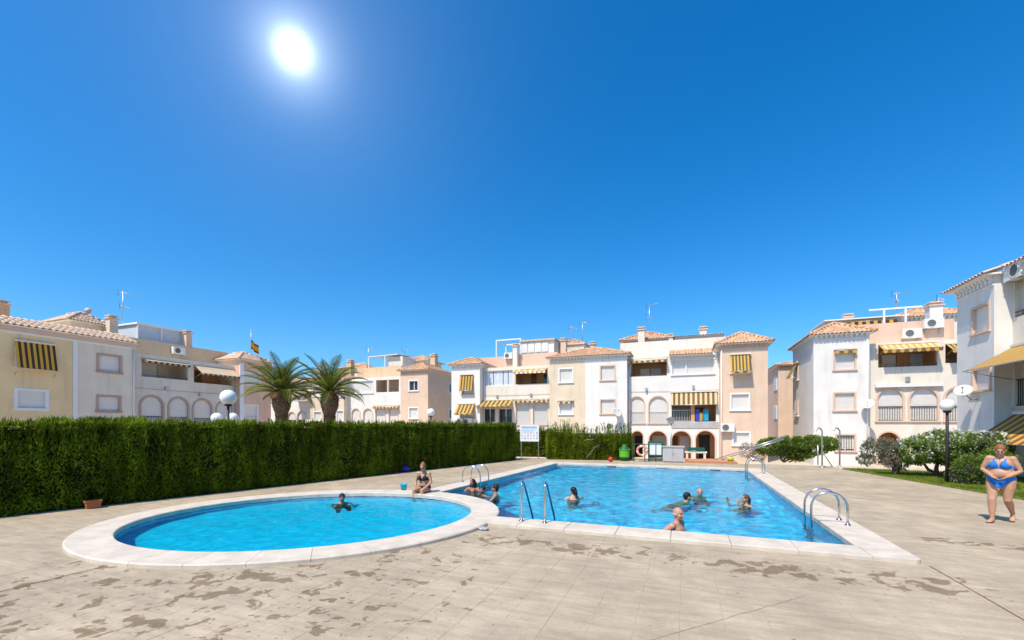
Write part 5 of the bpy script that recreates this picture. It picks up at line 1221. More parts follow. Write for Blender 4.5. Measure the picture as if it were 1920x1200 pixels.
# ladders
def ladder(pts, kind, label):
    """pts: two rails as (foot, inward unit, reach, height)."""
    (f0, inn, reach, hgt) = pts[0]; r = empty('pool_ladder', (f0[0], f0[1], CT), label, 'pool ladder', 'steel pool ladders'); ends = []
    for f, inn, reach, hgt in pts:
        f = Vector((f[0], f[1], CT)); i3 = Vector((inn[0], inn[1], 0)); path = []
        if kind == 'U':
            path = [f, f+Vector((0, 0, hgt-reach/2))]
            for k in range(1, 12): a = math.pi*k/12; path.append(f+i3*(reach/2*(1-math.cos(a)))+Vector((0, 0, hgt-reach/2+reach/2*math.sin(a))))
            path += [f+i3*reach+Vector((0, 0, hgt-reach/2)), f+i3*reach+Vector((0, 0, -1.05))]
        else:
            path = [f, f+Vector((0, 0, hgt-.16))]
            for k in range(1, 8): a = math.pi*.72*k/8; path.append(f+Vector((0, 0, hgt-.12))+i3*(.10*(1-math.cos(a)))+Vector((0, 0, .10*math.sin(a))))
            path += [f+i3*(reach*.9)+Vector((0, 0, -.02)), f+i3*reach+Vector((0, 0, -.22)), f+i3*reach+Vector((0, 0, -.9))]
        MB().tube(path, .0215, 12).build('rail', M['steel'], r)
        MB().lathe([(.055, 0.002), (.055, .012), (.03, .028), (.0, .028)], f, 14).build('flange', M['steel'], r)
        ends.append(f+i3*reach)
    for k, z in enumerate((-.32, -.60, -.88)):
        a, b = ends[0], ends[-1]; a = Vector((a.x, a.y, z)); b = Vector((b.x, b.y, z)); d = (b-a).normalized(); s_ = Vector((-d.y, d.x, 0))*.05
        MB().hexa([a-s_, b-s_, b+s_, a+s_, *(v+Vector((0, 0, .025)) for v in (a-s_, b-s_, b+s_, a+s_))]).build('step', M['steel'], r)
    return r
ladder([((-3.06, 8.51), (0, 1), .78, .80), ((-2.57, 8.51), (0, 1), .78, .80)], 'S', 'steel ladder with slanting rails at the near edge of the large pool')
ladder([((2.95, 10.39), (-1, 0), .60, .62), ((2.95, 10.91), (-1, 0), .60, .62)], 'U', 'steel ladder with arched rails at the right edge near the corner')
ladder([((-7.02, 13.60), (1, 0), .66, .55), ((-6.99, 14.22), (1, 0), .66, .55)], 'U', 'steel ladder with arched rails at the left edge by the bathers')
ladder([((2.93, 19.8), (-1, 0), .60, .62), ((2.93, 20.35), (-1, 0), .60, .62)], 'U', 'small far steel ladder at the right rear edge of the large pool')
# information board with prohibitions
p0 = ground_at(977, 859); p1 = ground_at(1013, 859); yb = p0.y
r = empty('information_board', ((p0.x+p1.x)/2, yb, 0), 'white rules board with rows of pictograms on two posts at the gap in the hedge', 'sign')
for p in (p0, p1): MB().tube([(p.x, yb+.05, 0), (p.x, yb+.05, 2.0)], .03, 8).build('post', M['metal'], r)
M['signw'] = mat('sign_white', (.74, .77, .80), .4); M['signb'] = mat('sign_blue', (.30, .45, .70), .4); M['signr'] = mat('sign_red', (.60, .10, .10), .4); M['ink'] = mat('sign_ink', (.05, .06, .09), .5)
x0, x1 = p0.x-.05, p1.x+.05; W = x1-x0; MB().box((x0, yb-.02, 1.02), (x1, yb+.02, 2.0)).build('panel', M['signw'], r)
MB().box((x0+.08, yb-.026, 1.80), (x1-.12, yb-.021, 1.93)).build('header', M['signb'], r)
for k in range(2): MB().box((x0+.08, yb-.026, 1.70-.07*k), (x1-.12-.2*k, yb-.021, 1.73-.07*k)).build('text_line', M['signb'], r)
for j in range(3):
    for i in range(6):
        cx_ = x0+.12+(W-.24)*i/5; cz = 1.53-.16*j; m = 'signr' if (i*3+j) % 5 in (1, 3) else ('ink' if (i+j) % 2 else 'signb'); N = 12
        mb = MB(); mb.add([(cx_+.05*math.cos(2*math.pi*k/N), yb-.0215-.004*(q), cz+.05*math.sin(2*math.pi*k/N)) for q in (0, 1) for k in range(N)], [tuple(range(N, 2*N))]+[(k, (k+1) % N, N+(k+1) % N, N+k) for k in range(N)]); o = mb.build('pictogram', M[m], r)
        MB().box((cx_-.022, yb-.029, cz-.028), (cx_+.022, yb-.0265, cz+.028)).build('symbol', M['signw'], o)
# litter bin
M['lime'] = mat('lime_plastic', (.10, .42, .03), .4, var=.05); M['bing'] = mat('green_plastic', (.02, .10, .02), .45)
p = ground_at(1171, 864); r = empty('litter_bin', p, 'lime green litter bin with lid at the end of the far hedge', 'bin')
MB().lathe([(.001, .02), (.24, .02), (.27, .04), (.29, .55), (.29, .60)], p, 18).build('tub', M['bing'], r); MB().lathe([(.30, .60), (.32, .62), (.32, .66), (.28, .72), (.16, .80), (.14, .92), (.05, .94), (.001, .94)], p, 18).build('lid', M['bing'], r)
o = MB(); vv = []
for z in (.22, .60):
    for k in range(9): a = R(180+30+15*k); vv.append((p.x+.305*math.cos(a), p.y+.305*math.sin(a), z))
o.add(vv, [(k, k+1, 10+k, 9+k) for k in range(8)], 0, True); o.build('front_panel', M['lime'], r); MB().lathe([(.295, .60), (.33, .60), (.33, .64), (.30, .645)], p, 18).build('rim', M['lime'], r)
# red ball
p = ground_at(1145, 866); M['redb'] = mat('red_rubber', (.55, .04, .03), .4); mb = MB(); mb.ball((p.x, p.y, .14), .14); tag(mb.build('ball', M['redb'], None, (p.x, p.y, 0)), 'red ball lying at the foot of the far hedge', 'ball')
# railing with lifebuoy
M['rgreen'] = mat('green_rail_paint', (.015, .10, .07), .5)
pa = ground_at(1189, 865); pb = ground_at(1246, 866.5); r = empty('railing_panel', pa, 'dark green handrail carrying the lifebuoy in front of the porch', 'railing')
for t in (0, .36, .72, 1): q = pa.lerp(pb, t); MB().tube([(q.x, q.y, 0), (q.x, q.y, .98)], .025, 8).build('post', M['rgreen'], r)
for z in (.95, .12): MB().tube([(pa.x, pa.y, z), (pb.x, pb.y, z)], .022, 8).build('rail', M['rgreen'], r)
pk = ground_at(1186, 864); MB().box((pk.x-.1, pk.y+.25, -.05), (pb.x+.1, pk.y+.45, .16)).build('low_kerb', M['cream'], None); bpy.data.objects['low_kerb']['label'] = 'low cream kerb under the green handrail'; bpy.data.objects['low_kerb']['category'] = 'kerb'
c = at_depth(1204, 845, 24.6); M['buoyo'] = mat('lifebuoy_orange', (.72, .26, .16), .5); M['buoyw'] = mat('lifebuoy_white', (.75, .72, .68), .5)
mb = MB(); S, T = 32, 8; vv = []; ff = []; 
for i in range(S):
    a = 2*math.pi*i/S
    for k in range(T): b = 2*math.pi*k/T; rr = .25+.062*math.cos(b); vv.append((c.x+rr*math.cos(a), c.y-.05+.05*math.sin(b), c.z+rr*math.sin(a)))
for i in range(S):
    for k in range(T): ff.append((i*T+k, i*T+(k+1) % T, ((i+1) % S)*T+(k+1) % T, ((i+1) % S)*T+k))
for q in range(len(ff)): mb.add([], []); 
mb.v = [tuple(v) for v in vv]; mb.f = ff; mb.m = [1 if (i//T) % 8 in (0, 1) else 0 for i in range(len(ff))]; mb.sm = [True]*len(ff)
tag(mb.build('lifebuoy', [M['buoyo'], M['buoyw']], None, (c.x, c.y, c.z)), 'orange and white ring lifebuoy hung on the green handrail', 'lifebuoy')
# green framed notice board
c = at_depth(1229, 845, 24.75); r = empty('notice_board', (c.x, c.y, 0), 'white notice panel in a dark green frame beside the lifebuoy', 'notice board'); a, b = c.x-.40, c.x+.40
mb = MB(); y = c.y
for bx in (((a, y-.03, .25), (a+.09, y+.03, 1.1)), ((b-.09, y-.03, .25), (b, y+.03, 1.1)), ((a+.09, y-.03, 1.0), (b-.09, y+.03, 1.1)), ((a+.09, y-.03, .25), (b-.09, y+.03, .36))): mb.box(*bx)
mb.build('frame', M['rgreen'], r); MB().box((a+.09, y-.01, .36), (b-.09, y+.01, 1.0)).build('panel', M['signw'], r)
for x in (a+.045, b-.045): MB().box((x-.03, y-.02, 0), (x+.03, y+.02, .249)).build('leg', M['rgreen'], r)
# metal cabinet
p = ground_at(1262, 867); r = empty('metal_cabinet', p, 'grey two-door metal cabinet standing at the far pool end', 'cabinet'); M['cab'] = mat('cabinet_grey', (.44, .43, .44), .5, var=.04)
MB().box((p.x-.53, p.y, .02), (p.x+.53, p.y+.5, .80)).build('body', M['cab'], r); MB().box((p.x-.58, p.y-.05, .80), (p.x+.58, p.y+.55, .87)).build('top', M['floor'], r)
for s_ in (-1, 1):
    q = sorted((p.x+s_*.02, p.x+s_*.51)); d = MB().box((q[0], p.y-.02, .06), (q[1], p.y-.001, .77)).build('door', M['cab'], r); MB().box((p.x+s_*.05-.012, p.y-.04, .40), (p.x+s_*.05+.012, p.y-.021, .55)).build('handle', M['metal'], d)
# terracotta step and bench
a = ground_at(1284, 868); b = ground_at(1382, 870); r = MB().box((a.x, a.y, -.1), (b.x, a.y+2.0, .09)).build('tiled_step', M['terra']); tag(r, 'low terracotta tiled step behind the far pool edge', 'step')
for i in range(12):
    for j in range(2):
        x0 = a.x+(b.x-a.x)*i/12; x1 = a.x+(b.x-a.x)*(i+1)/12; MB().box((x0+.004, a.y-.008+j*.32, .0901), (x1-.004, a.y+.30+j*.32, .105)).build('floor_tile', M['terra'], r)
c = ground_at(1305, 864.5); y = c.y+.55; r = empty('garden_bench', (c.x, y, .105), 'cream stone bench with dark green seat slats on the terracotta step', 'bench')
for s_ in (-1, 1): MB().box((c.x+s_*.46-.06, y-.2, .105), (c.x+s_*.46+.06, y+.25, .42)).build('leg', M['cream'], r)
MB().box((c.x-.58, y-.22, .42), (c.x+.58, y+.28, .50)).build('seat', M['cream'], r)
for k in range(3): MB().box((c.x-.42, y-.12+k*.13, .501), (c.x+.48, y-.02+k*.13, .54)).build('slat', M['rgreen'], r)
MB().box((c.x-.42, y+.27, .55), (c.x+.48, y+.30, .72)).build('backrest', M['rgreen'], r)
# yellow green toys on the step
p = ground_at(1370, 868.5); M['limeb'] = mat('lime_toy', (.45, .55, .03), .4); mb = MB(); mb.lathe([(.001, 0), (.13, 0), (.17, .2), (.15, .2), (.12, .03), (.001, .03)], (p.x, p.y+.1, .108), 14); tag(mb.build('toy_bucket', M['limeb'], None, (p.x, p.y+.1, .1)), 'small lime toy bucket at the right end of the tiled step', 'bucket')
# leaning poles
for k, (q0, q1) in enumerate((((1336, 863, 24.8), (1474, 818, 23.6)), ((1352, 862, 24.7), (1470, 823, 23.5)))):
    a, b = at_depth(*q0), at_depth(*q1); o = MB(); o.tube([a, b], .028, 8); o.tube([a.lerp(b, .45), b], .036, 8)
    tag(o.build('skimmer_pole', M['metal'], None, a), ('upper', 'lower')[k]+' of two long pale pool poles leaning into the bush', 'pole', 'poles leaning into the bush')
# showers
def shower(px, py, label, hgt, brace):
    p = ground_at(px, py); r = empty('outdoor_shower', p, label, 'shower', 'outdoor showers by the deck'); side = Vector((-VR.x, -VR.y, 0))
    path = [p, p+Vector((0, 0, hgt-.2))]
    for k in range(1, 9): a = math.pi*k/9; path.append(p+side*(.16*(1-math.cos(a)))+Vector((0, 0, hgt-.2+.2*math.sin(a))))
    MB().tube(path, .035, 10).build('pipe', M['metal'], r); e = path[-1]; MB().lathe([(.02, .05), (.07, 0), (.07, -.02), (.001, -.02)], e, 12).build('shower_head', M['metal'], r)
    MB().lathe([(.10, .0), (.10, .03), (.04, .05), (.03, .05)], p, 12).build('foot', M['metal'], r); MB().cbox(p+Vector((0, -.06, 1.0)), (.08, .08, .10)).build('tap', M['metal'], r)
    if brace: MB().tube([p+Vector((0, 0, .75)), p-side*.48+Vector((0, 0, .04))], .022, 8).build('brace', M['metal'], r)
shower(1541.5, 876.5, 'outdoor shower with a slanting brace, left of the pair', 1.86, True); shower(1574.5, 875.5, 'outdoor shower in front of the barred window, right of the pair', 1.86, False)
p = ground_at(1533.5, 871.5); tag(MB().tube([p, p+Vector((0, 0, 1.0))], .03, 8).build('bollard', M['metal'], None, p), 'short thin grey post just left of the braced shower', 'post')
# terracotta pot
p = ground_at(174, 953); M['pot'] = mat('terracotta_pot', (.42, .14, .055), .85, var=.12, vs_=8); r = empty('plant_pot', p, 'orange terracotta trough at the foot of the left hedge', 'pot')
mb = MB(); w, d_, hh = .15, .10, .17; ang = math.atan2(HD.y, HD.x)
def potring(sx, sy, z): return [(p.x+sx*math.cos(ang)*a-sy*math.sin(ang)*b, p.y+sx*math.sin(ang)*a+sy*math.cos(ang)*b, z) for a, b in ((-1, -1), (1, -1), (1, 1), (-1, 1))]
rg = [potring(.12, .085, 0), potring(.14, .10, .15), potring(.155, .115, .15), potring(.155, .115, .19), potring(.135, .095, .19), potring(.125, .085, .12)]
vv = [q for g_ in rg for q in g_]; ff = [(0, 1, 2, 3), (20, 21, 22, 23)]+[(i*4+k, i*4+(k+1) % 4, (i+1)*4+(k+1) % 4, (i+1)*4+k) for i in range(5) for k in range(4)]
mb.add(vv, ff); mb.build('trough', M['pot'], r); MB().add(potring(.124, .084, .125), [(0, 1, 2, 3)]).build('soil', M['bark'], r)
# bucket, towel and bag near the seated woman
p = ground_at(757, 919, CT); M['cyan'] = mat('cyan_plastic', (.02, .42, .62), .4); r = empty('toy_bucket', p, 'small turquoise toy bucket on the coping beside the seated woman', 'bucket')
MB().lathe([(.001, .0), (.075, .0), (.10, .16), (.107, .16), (.107, .175), (.09, .175), (.07, .02), (.001, .02)], (p.x, p.y, CT+.004), 16).build('pail', M['cyan'], r); MB().tube([(p.x+.1*math.cos(math.pi*k/8), p.y, CT+.17+.06*math.sin(math.pi*k/8)) for k in range(9)], .005, 5).build('handle', M['cyan'], r)
M['pinkt'] = mat('pink_towel', (.42, .10, .38), .95, var=.2, vs_=10); M['purp'] = mat('purple_bag', (.05, .04, .30), .7, var=.2, vs_=9)
p = ground_at(748, 887); mb = MB(); N = 10; vv = []
for i in range(N+1):
    for j in range(N+1): q = p+Vector((HD.y, -HD.x, 0))*(.35*(j/N-.5))+Vector((HD.x, HD.y, 0))*(1.5*(i/N-.5)); vv.append((q.x, q.y, .012+.02*abs(noise.noise((i*.7, j*.6, 2)))))
mb.add(vv, [(i*(N+1)+j, (i+1)*(N+1)+j, (i+1)*(N+1)+j+1, i*(N+1)+j+1) for i in range(N) for j in range(N)], 0, True); tag(mb.build('beach_towel', M['pinkt'], None, p), 'pink towel spread on the deck at the foot of the long hedge', 'towel')
p = ground_at(758, 885.5); r = empty('beach_bag', p, 'purple blue beach bag lying on the pink towel', 'bag'); mb = MB(); mb.ball((p.x, p.y, .15), (.26, .16, .13), 14, 8); mb.v = [(x+.03*noise.noise((x*9, y*9, z*9)), y, max(.03, z+.05*noise.noise((x*7, y*7, z*7)))) for x, y, z in mb.v]; mb.build('bag_body', M['purp'], r)
MB().tube([(p.x-.14+.28*k/8, p.y, .24+.14*math.sin(math.pi*k/8)) for k in range(9)], .012, 5).build('handle', M['purp'], r)
# floor drain cover / crumpled plastic near the pools' joint
p = ground_at(906, 994); M['clear'] = mat('crumpled_plastic', (.34, .36, .38), .25, spec=.6); mb = MB(); mb.ball((p.x, p.y, .03), (.12, .07, .03), 18, 8); mb.v = [(x, y, max(.003, z+.05*noise.noise((x*16, y*16, 3)))) for x, y, z in mb.v]; mb.sm = [False]*len(mb.f); tag(mb.build('plastic_bag', M['clear'], None, p), 'crumpled clear plastic bag on the deck where the pools meet', 'bag')
for px, py in ((1520, 872+8), (1415, 880)):
    pass
# ------------------------------------------------------------------ people
def skin_material():
    t = NT('skin'); a = t.new('ShaderNodeAttribute', attribute_name='Col', attribute_type='GEOMETRY')
    f = t.ramp(t.noise(t.pos(), 14, 3), .3, .7, .93, 1.06); cmb = t.new('ShaderNodeCombineColor'); [t.put(cmb.inputs[i], f) for i in range(3)]
    c = t.mix(1.0, a.outputs['Color'], cmb.outputs[0], 'MULTIPLY'); t.l.new(c, t.b.inputs['Base Color'])
    t.b.inputs['Roughness'].default_value = .48; t.b.inputs['Specular IOR Level'].default_value = .35
    t.b.inputs['Subsurface Weight'].default_value = .0; return t.m
M['skin'] = skin_material()
def clothmat(n, c): return mat(n, c, .8, var=.12, vs_=18)
def hairmat(n, c): return mat(n, c, .5, var=.3, vs_=40, bump=.5, bs=120)
M['bikblue'] = clothmat('blue_swimwear', (.02, .17, .55)); M['bikblack'] = clothmat('black_swimwear', (.015, .015, .02)); M['trunk'] = clothmat('dark_trunks', (.03, .04, .10))
M['hbrown'] = hairmat('brown_hair', (.12, .055, .025)); M['hblack'] = hairmat('black_hair', (.012, .01, .009)); M['hwhite'] = hairmat('white_hair', (.42, .39, .36)); M['hred'] = hairmat('auburn_hair', (.26, .10, .04)); M['cap'] = clothmat('dark_cap', (.02, .025, .06))
M['shades'] = mat('sunglass_plastic', (.01, .01, .012), .1, spec=.6)
def remesh(mb, voxel, smooth=4):
    me = mb.mesh('tmp', M['skin']); o = bpy.data.objects.new('tmp', me); col.objects.link(o)
    m = o.modifiers.new('r', 'REMESH'); m.mode = 'VOXEL'; m.voxel_size = voxel
    m = o.modifiers.new('s', 'SMOOTH'); m.factor = .5; m.iterations = smooth
    bpy.context.view_layer.update(); dg = bpy.context.evaluated_depsgraph_get()
    out = bpy.data.meshes.new_from_object(o.evaluated_get(dg)); bpy.data.objects.remove(o); bpy.data.meshes.remove(me)
    out.polygons.foreach_set('use_smooth', [True]*len(out.polygons)); return out
def shell(me, mask_fn, off, m, name, parent, rnd_=0.0):
    """Closed-fitting garment or hair: the faces picked by mask_fn, lifted off the body."""
    bm = bmesh.new(); bm.from_mesh(me); bm.normal_update()
    bmesh.ops.delete(bm, geom=[f for f in bm.faces if not mask_fn(f.calc_center_median())], context='FACES')
    if not bm.faces: bm.free(); return None
    for _ in range(6):                                   # even out the hem
        bv = [v for v in bm.verts if any(len(e.link_faces) == 1 for e in v.link_edges)]; new = {}
        for v in bv:
            nb = [e.other_vert(v).co for e in v.link_edges if len(e.link_faces) == 1]
            if len(nb) == 2: new[v] = v.co*.5+(nb[0]+nb[1])*.25
        for v, c_ in new.items(): v.co = c_
    bm.normal_update()
    nn = {v: v.normal.copy() for v in bm.verts}
    for v in bm.verts: v.co += nn[v]*(off+(rnd_*noise.noise(v.co*28) if rnd_ else 0))
    g = bmesh.ops.extrude_face_region(bm, geom=bm.faces[:]); 
    for v in [e for e in g['geom'] if isinstance(e, bmesh.types.BMVert)]: v.co -= v.normal*off*1.4
    m2 = bpy.data.meshes.new(name); bm.to_mesh(m2); bm.free(); m2.materials.clear(); m2.materials.append(m)
    m2.polygons.foreach_set('material_index', [0]*len(m2.polygons)); m2.polygons.foreach_set('use_smooth', [True]*len(m2.polygons)); m2.update()
    o = bpy.data.objects.new(name, m2); col.objects.link(o); o.parent = parent; return o
def limb(mb, pts, rs, seg=12):
    pts = [Vector(p) for p in pts]
    mb.tube(pts, rs, seg)
    for p, r in zip(pts, rs): mb.ball(p, r*.99, 12, 8)
def hand(mb, wr, d, side, nrm, curl=.35, sc=1.0):
    d = d.normalized(); side = (side-d*side.dot(d)).normalized(); nrm = d.cross(side).normalized() if nrm is None else nrm
    for k, (off, L) in enumerate(((-.030, .060), (-.010, .074), (.011, .070), (.031, .054))):
        kn = wr+d*.088*sc+side*off*sc; limb(mb, [wr+side*off*.5*sc, kn], [.018*sc, .0145*sc], 8)
        t1 = kn+(d+side*off*2.4+nrm*curl*.5).normalized()*L*.55*sc; t2 = t1+(d*.8+side*off*1.5+nrm*curl*1.3).normalized()*L*.5*sc
        limb(mb, [kn, t1, t2], [.0105*sc, .0095*sc, .008*sc], 8)
    tb = wr+d*.028*sc-side*.022*sc; t1 = tb+(d*.7-side*.8+nrm*.3).normalized()*.042*sc; limb(mb, [tb, t1, t1+(d*.95-side*.3+nrm*.3).normalized()*.032*sc], [.016*sc, .012*sc, .0095*sc], 8)
STAND = dict(armL=((.205, -.02, 1.08), (.215, .04, .85)), armR=((-.205, -.02, 1.08), (-.215, .04, .85)),
             legL=((.095, .02, .47), (.10, -.02, .085), (.12, .17, .03)), legR=((-.095, .02, .47), (-.10, -.02, .085), (-.12, .17, .03)))
def person(label, loc, facing, H=1.65, sex='f', fat=1.0, skin=(.50, .29, .19), hair=None, hairkind='bun', pose=None, lean_=0, pitch=0, head=(0, 0), clothes=(), voxel=.0115, zpel=None, shades=False, tan=None):
    """loc: where the sole plane (z) stands; facing: world direction the chest points to."""
    ps = dict(STAND); ps.update(pose or {}); s = H/1.65; V = Vector; pel = V((0, 0, .90))
    Tt = Matrix.Translation(pel) @ Matrix.Rotation(-R(lean_), 4, 'X') @ Matrix.Translation(-pel)
    nk = V((0, .0, 1.42)); Th = Tt @ Matrix.Translation(nk) @ Matrix.Rotation(R(head[0]), 4, 'Z') @ Matrix.Rotation(R(head[1]), 4, 'X') @ Matrix.Translation(-nk)
    mb = MB(); f = fat; wsh = .155 if sex == 'f' else .180
    def loft(rings, T, seg=20):
        vv = []
        for z, rx, ry, yc in rings:
            for k in range(seg): a = 2*math.pi*k/seg; vv.append(T @ V((rx*math.cos(a), yc+ry*math.sin(a), z)))
        n = len(rings); ff = [(i*seg+k, i*seg+(k+1) % seg, (i+1)*seg+(k+1) % seg, (i+1)*seg+k) for i in range(n-1) for k in range(seg)]
        ff += [tuple(reversed(range(seg))), tuple((n-1)*seg+k for k in range(seg))]; mb.add(vv, ff)
    hipw = .175*f if sex == 'f' else .160*f
    waist = .135*f**1.3 if sex == 'f' else .150*f**1.2
    I4 = Matrix.Identity(4)
    loft([(.80, .06, .06, 0), (.83, hipw*.78, .10*f, -.005), (.90, hipw, .122*f, -.01), (.97, hipw*.95, .118*f, -.002)], I4)
    loft([(.90, hipw*.96, .115*f, -.008), (.98, hipw*.93, .112*f**1.4, .004), (1.06, waist, .10*f**1.5, .006), (1.14, waist*1.06, .102*f**1.3, .002), (1.22, wsh*1.05*f**.5, .112*f**.7, .0), (1.29, wsh*1.08*f**.4, .10*f**.4, -.008), (1.345, wsh*.95, .075, -.014), (1.385, .085, .058, -.012), (1.41, .055, .052, -.008)], Tt)
    if fat > 1.1: q = Tt @ V((0, .055*f, 1.03)); mb.ball(q, (.145*f, .10*f, .13), 16, 10)
    if sex == 'f':
        for x in (-1, 1): q = Tt @ V((x*.073*f**.5, .085*f**.6, 1.215)); mb.ball(q, .068*f**.8, 14, 9)
    else:
        for x in (-1, 1): q = Tt @ V((x*.075, .065, 1.25)); mb.ball(q, (.085, .05, .06), 12, 8)
    for x in (-1, 1): mb.ball(V((x*.075, -.055*f, .87)), (.085*f, .08*f, .09), 12, 8)
    # neck and head
    limb(mb, [Tt @ V((0, -.012, 1.36)), Th @ V((0, .002, 1.48))], [.058, .052])
    hc = V((0, .012, 1.535))
    def hb(c, r, seg=14, rings=9):
        k = len(mb.v); mb.ball((0, 0, 0), r, seg, rings)
        for i in range(k, len(mb.v)): mb.v[i] = tuple(Th @ (V(mb.v[i])+hc+V(c)))
    hb((0, -.010, .022), (.074, .093, .096), 18, 12); hb((0, .026, -.035), (.059, .062, .082), 16, 10); hb((0, .064, -.086), (.026, .024, .022)); hb((0, .078, .028), (.052, .016, .014)); hb((0, .090, -.054), (.022, .010, .013))
    for x in (-1, 1): hb((x*.077, -.002, -.010), (.011, .020, .032)); hb((x*.040, .062, -.025), (.026, .025, .026)); hb((x*.031, .078, .008), (.012, .010, .010))
    mb.tube([Th @ (hc+V((0, .083, .014))), Th @ (hc+V((0, .104, -.022))), Th @ (hc+V((0, .098, -.032)))], [.009, .0145, .012], 8)
    # arms
    for key, x in (('armL', 1), ('armR', -1)):
        el, wr = (Tt @ V(q) for q in ps[key]); sh = Tt @ V((x*(wsh+.015), -.012, 1.335))
        limb(mb, [Tt @ V((x*.09, -.01, 1.335)), sh, sh.lerp(el, .45), el, el.lerp(wr, .3), wr], [.055, .056*f**.6, .047*f**.8, .040*f**.4, .039*f**.4, .026])
        d = (wr-el).normalized(); sd = V((0, 1, 0)) if abs(d.y) < .8 else V((0, 0, 1)); hand(mb, wr, d, sd*1.0, (V((-x, 0, 0))-d*d.dot(V((-x, 0, 0)))).normalized(), .4)
    for key, x in (('legL', 1), ('legR', -1)):
        kn, an, to = (V(q) for q in ps[key]); hp_ = V((x*.088*f**.6, -.005, .86))
        limb(mb, [hp_, hp_.lerp(kn, .35), hp_.lerp(kn, .8), kn, kn.lerp(an, .3)+((kn-hp_).normalized()*.0+V((0, -.012, 0)) if (kn-an).length > .01 else V((0, 0, 0))), kn.lerp(an, .75), an], [.098*f**.9, .090*f**.9, .066*f**.6, .058*f**.5, .060*f**.5, .042*f**.3, .037])
        bk = (an-to); bk.z = 0; bk = bk.normalized() if bk.length > 1e-4 else V((0, -1, 0)); heel = an+bk*.035+V((0, 0, -.045)); ballp = an.lerp(to, .72)+V((0, 0, -.008))
        limb(mb, [heel, an+V((0, 0, -.03)), ballp, to], [.036, .040, .036, .022], 10); sdv = V((bk.y, -bk.x, 0)); limb(mb, [an+V((0, 0, -.045)), ballp+sdv*.022, to+sdv*.02], [.03, .026, .017], 10); limb(mb, [an+V((0, 0, -.045)), ballp-sdv*.022, to-sdv*.03], [.03, .026, .015], 10)
    # whole-body pitch about the pelvis
    Tp = Matrix.Translation(pel) @ Matrix.Rotation(-R(pitch), 4, 'X') @ Matrix.Translation(-pel); S_ = Matrix.Scale(s, 4); TT = S_ @ Tp
    mb.v = [tuple(TT @ V(v)) for v in mb.v]
    me = remesh(mb, voxel, 3 if voxel < .01 else 2)
    iT = TT.inverted(); iTt = (TT @ Tt).inverted(); iTh = (TT @ Th).inverted()
    n = len(me.vertices); co = np.empty(n*3, np.float32); me.vertices.foreach_get('co', co); co = co.reshape(-1, 3)
    hm = np.array(iTh); L = co @ hm[:3, :3].T+hm[:3, 3]-np.array(hc)      # head space
    colr = np.tile(np.array([*skin, 1.0], np.float32), (n, 1))
    face = (L[:, 1] > .045) & (np.abs(L[:, 2]) < .13) & (np.abs(L[:, 0]) < .08)
    if tan is not None: hd = L[:, 2] > -.17; colr[hd & (np.abs(L[:, 0]) < .12) & (np.abs(L[:, 1]) < .15), :3] = tan
    for x in (-1, 1):
        e = face & (((L[:, 0]-x*.031)/.016)**2+((L[:, 2]-.008)/.009)**2 < 1); colr[e, :3] = (.05, .035, .03)
        e = face & (((L[:, 0]-x*.032)/.022)**2+((L[:, 2]-.032)/.006)**2 < 1); colr[e, :3] = (.10, .06, .04)
        e = face & (((L[:, 0]-x*.042)/.022)**2+((L[:, 2]+.03)/.022)**2 < 1); colr[e, :3] = colr[e, :3]*np.array([1.06, .9, .88])
    e = face & ((L[:, 0]/.024)**2+((L[:, 2]+.055)/.010)**2 < 1); colr[e, :3] = (skin[0]*.75, skin[1]*.45, skin[2]*.45)
    at = me.color_attributes.new('Col', 'FLOAT_COLOR', 'POINT'); at.data.foreach_set('color', colr.ravel())
    fc = Vector((facing[0], facing[1])).normalized(); rz = math.atan2(-fc.x, fc.y)
    o = bpy.data.objects.new('person', me); col.objects.link(o); o.cycles.is_caustics_receiver = True; o.location = loc; o.rotation_euler = (0, 0, rz); tag(o, label, 'person')
    def hs(p): return iTh @ p-hc
    def child_mesh(mbx, name, m, vox=None):
        mbx.v = [tuple(TT @ Th @ (V(v)+hc)) for v in mbx.v]
        m2 = remesh(mbx, vox or .009, 2) if vox != 0 else mbx.mesh(name, m)
        m2.materials.clear(); m2.materials.append(m); m2.polygons.foreach_set('material_index', [0]*len(m2.polygons))
        c = bpy.data.objects.new(name, m2); col.objects.link(c); c.parent = o; return c
    if hair:
        h_ = MB(); hm_ = M[hair]
        if hairkind == 'fringe':
            h_.ball((0, -.030, -.008), (.083, .080, .052), 18, 10)
        elif hairkind == 'cap': h_.ball((0, -.012, .038), (.084, .100, .088), 18, 12)
        elif hairkind == 'short': h_.ball((0, -.020, .036), (.084, .098, .090), 18, 12); h_.ball((0, -.05, -.01), (.07, .055, .07), 14, 10)
        else:
            h_.ball((0, -.022, .034), (.087, .098, .094), 18, 12); h_.ball((0, -.055, -.02), (.074, .055, .075), 14, 10)
            if hairkind == 'bun': h_.ball((.0, -.075, .105), (.045, .045, .042), 12, 8)
            if hairkind == 'pony': limb(h_, [(0, -.10, .03), (0, -.135, -.03), (0, -.125, -.12), (0, -.11, -.19)], [.032, .036, .030, .012])
            if hairkind == 'long':
                for x in (-.06, -.02, .02, .06): limb(h_, [(x, -.06, 0), (x*1.2, -.075, -.10), (x*1.25, -.085, -.21)], [.045, .042, .02])
                for x in (-1, 1): limb(h_, [(x*.07, .0, .0), (x*.085, .0, -.09), (x*.085, -.01, -.18)], [.026, .026, .012])
        h_.v = [(x+.006*noise.noise((x*40, y*40, z*14)), y+.006*noise.noise((y*40, z*14, x*40)), z) for x, y, z in h_.v]
        child_mesh(h_, 'hair' if hairkind != 'cap' else 'swim_cap', hm_, .008)
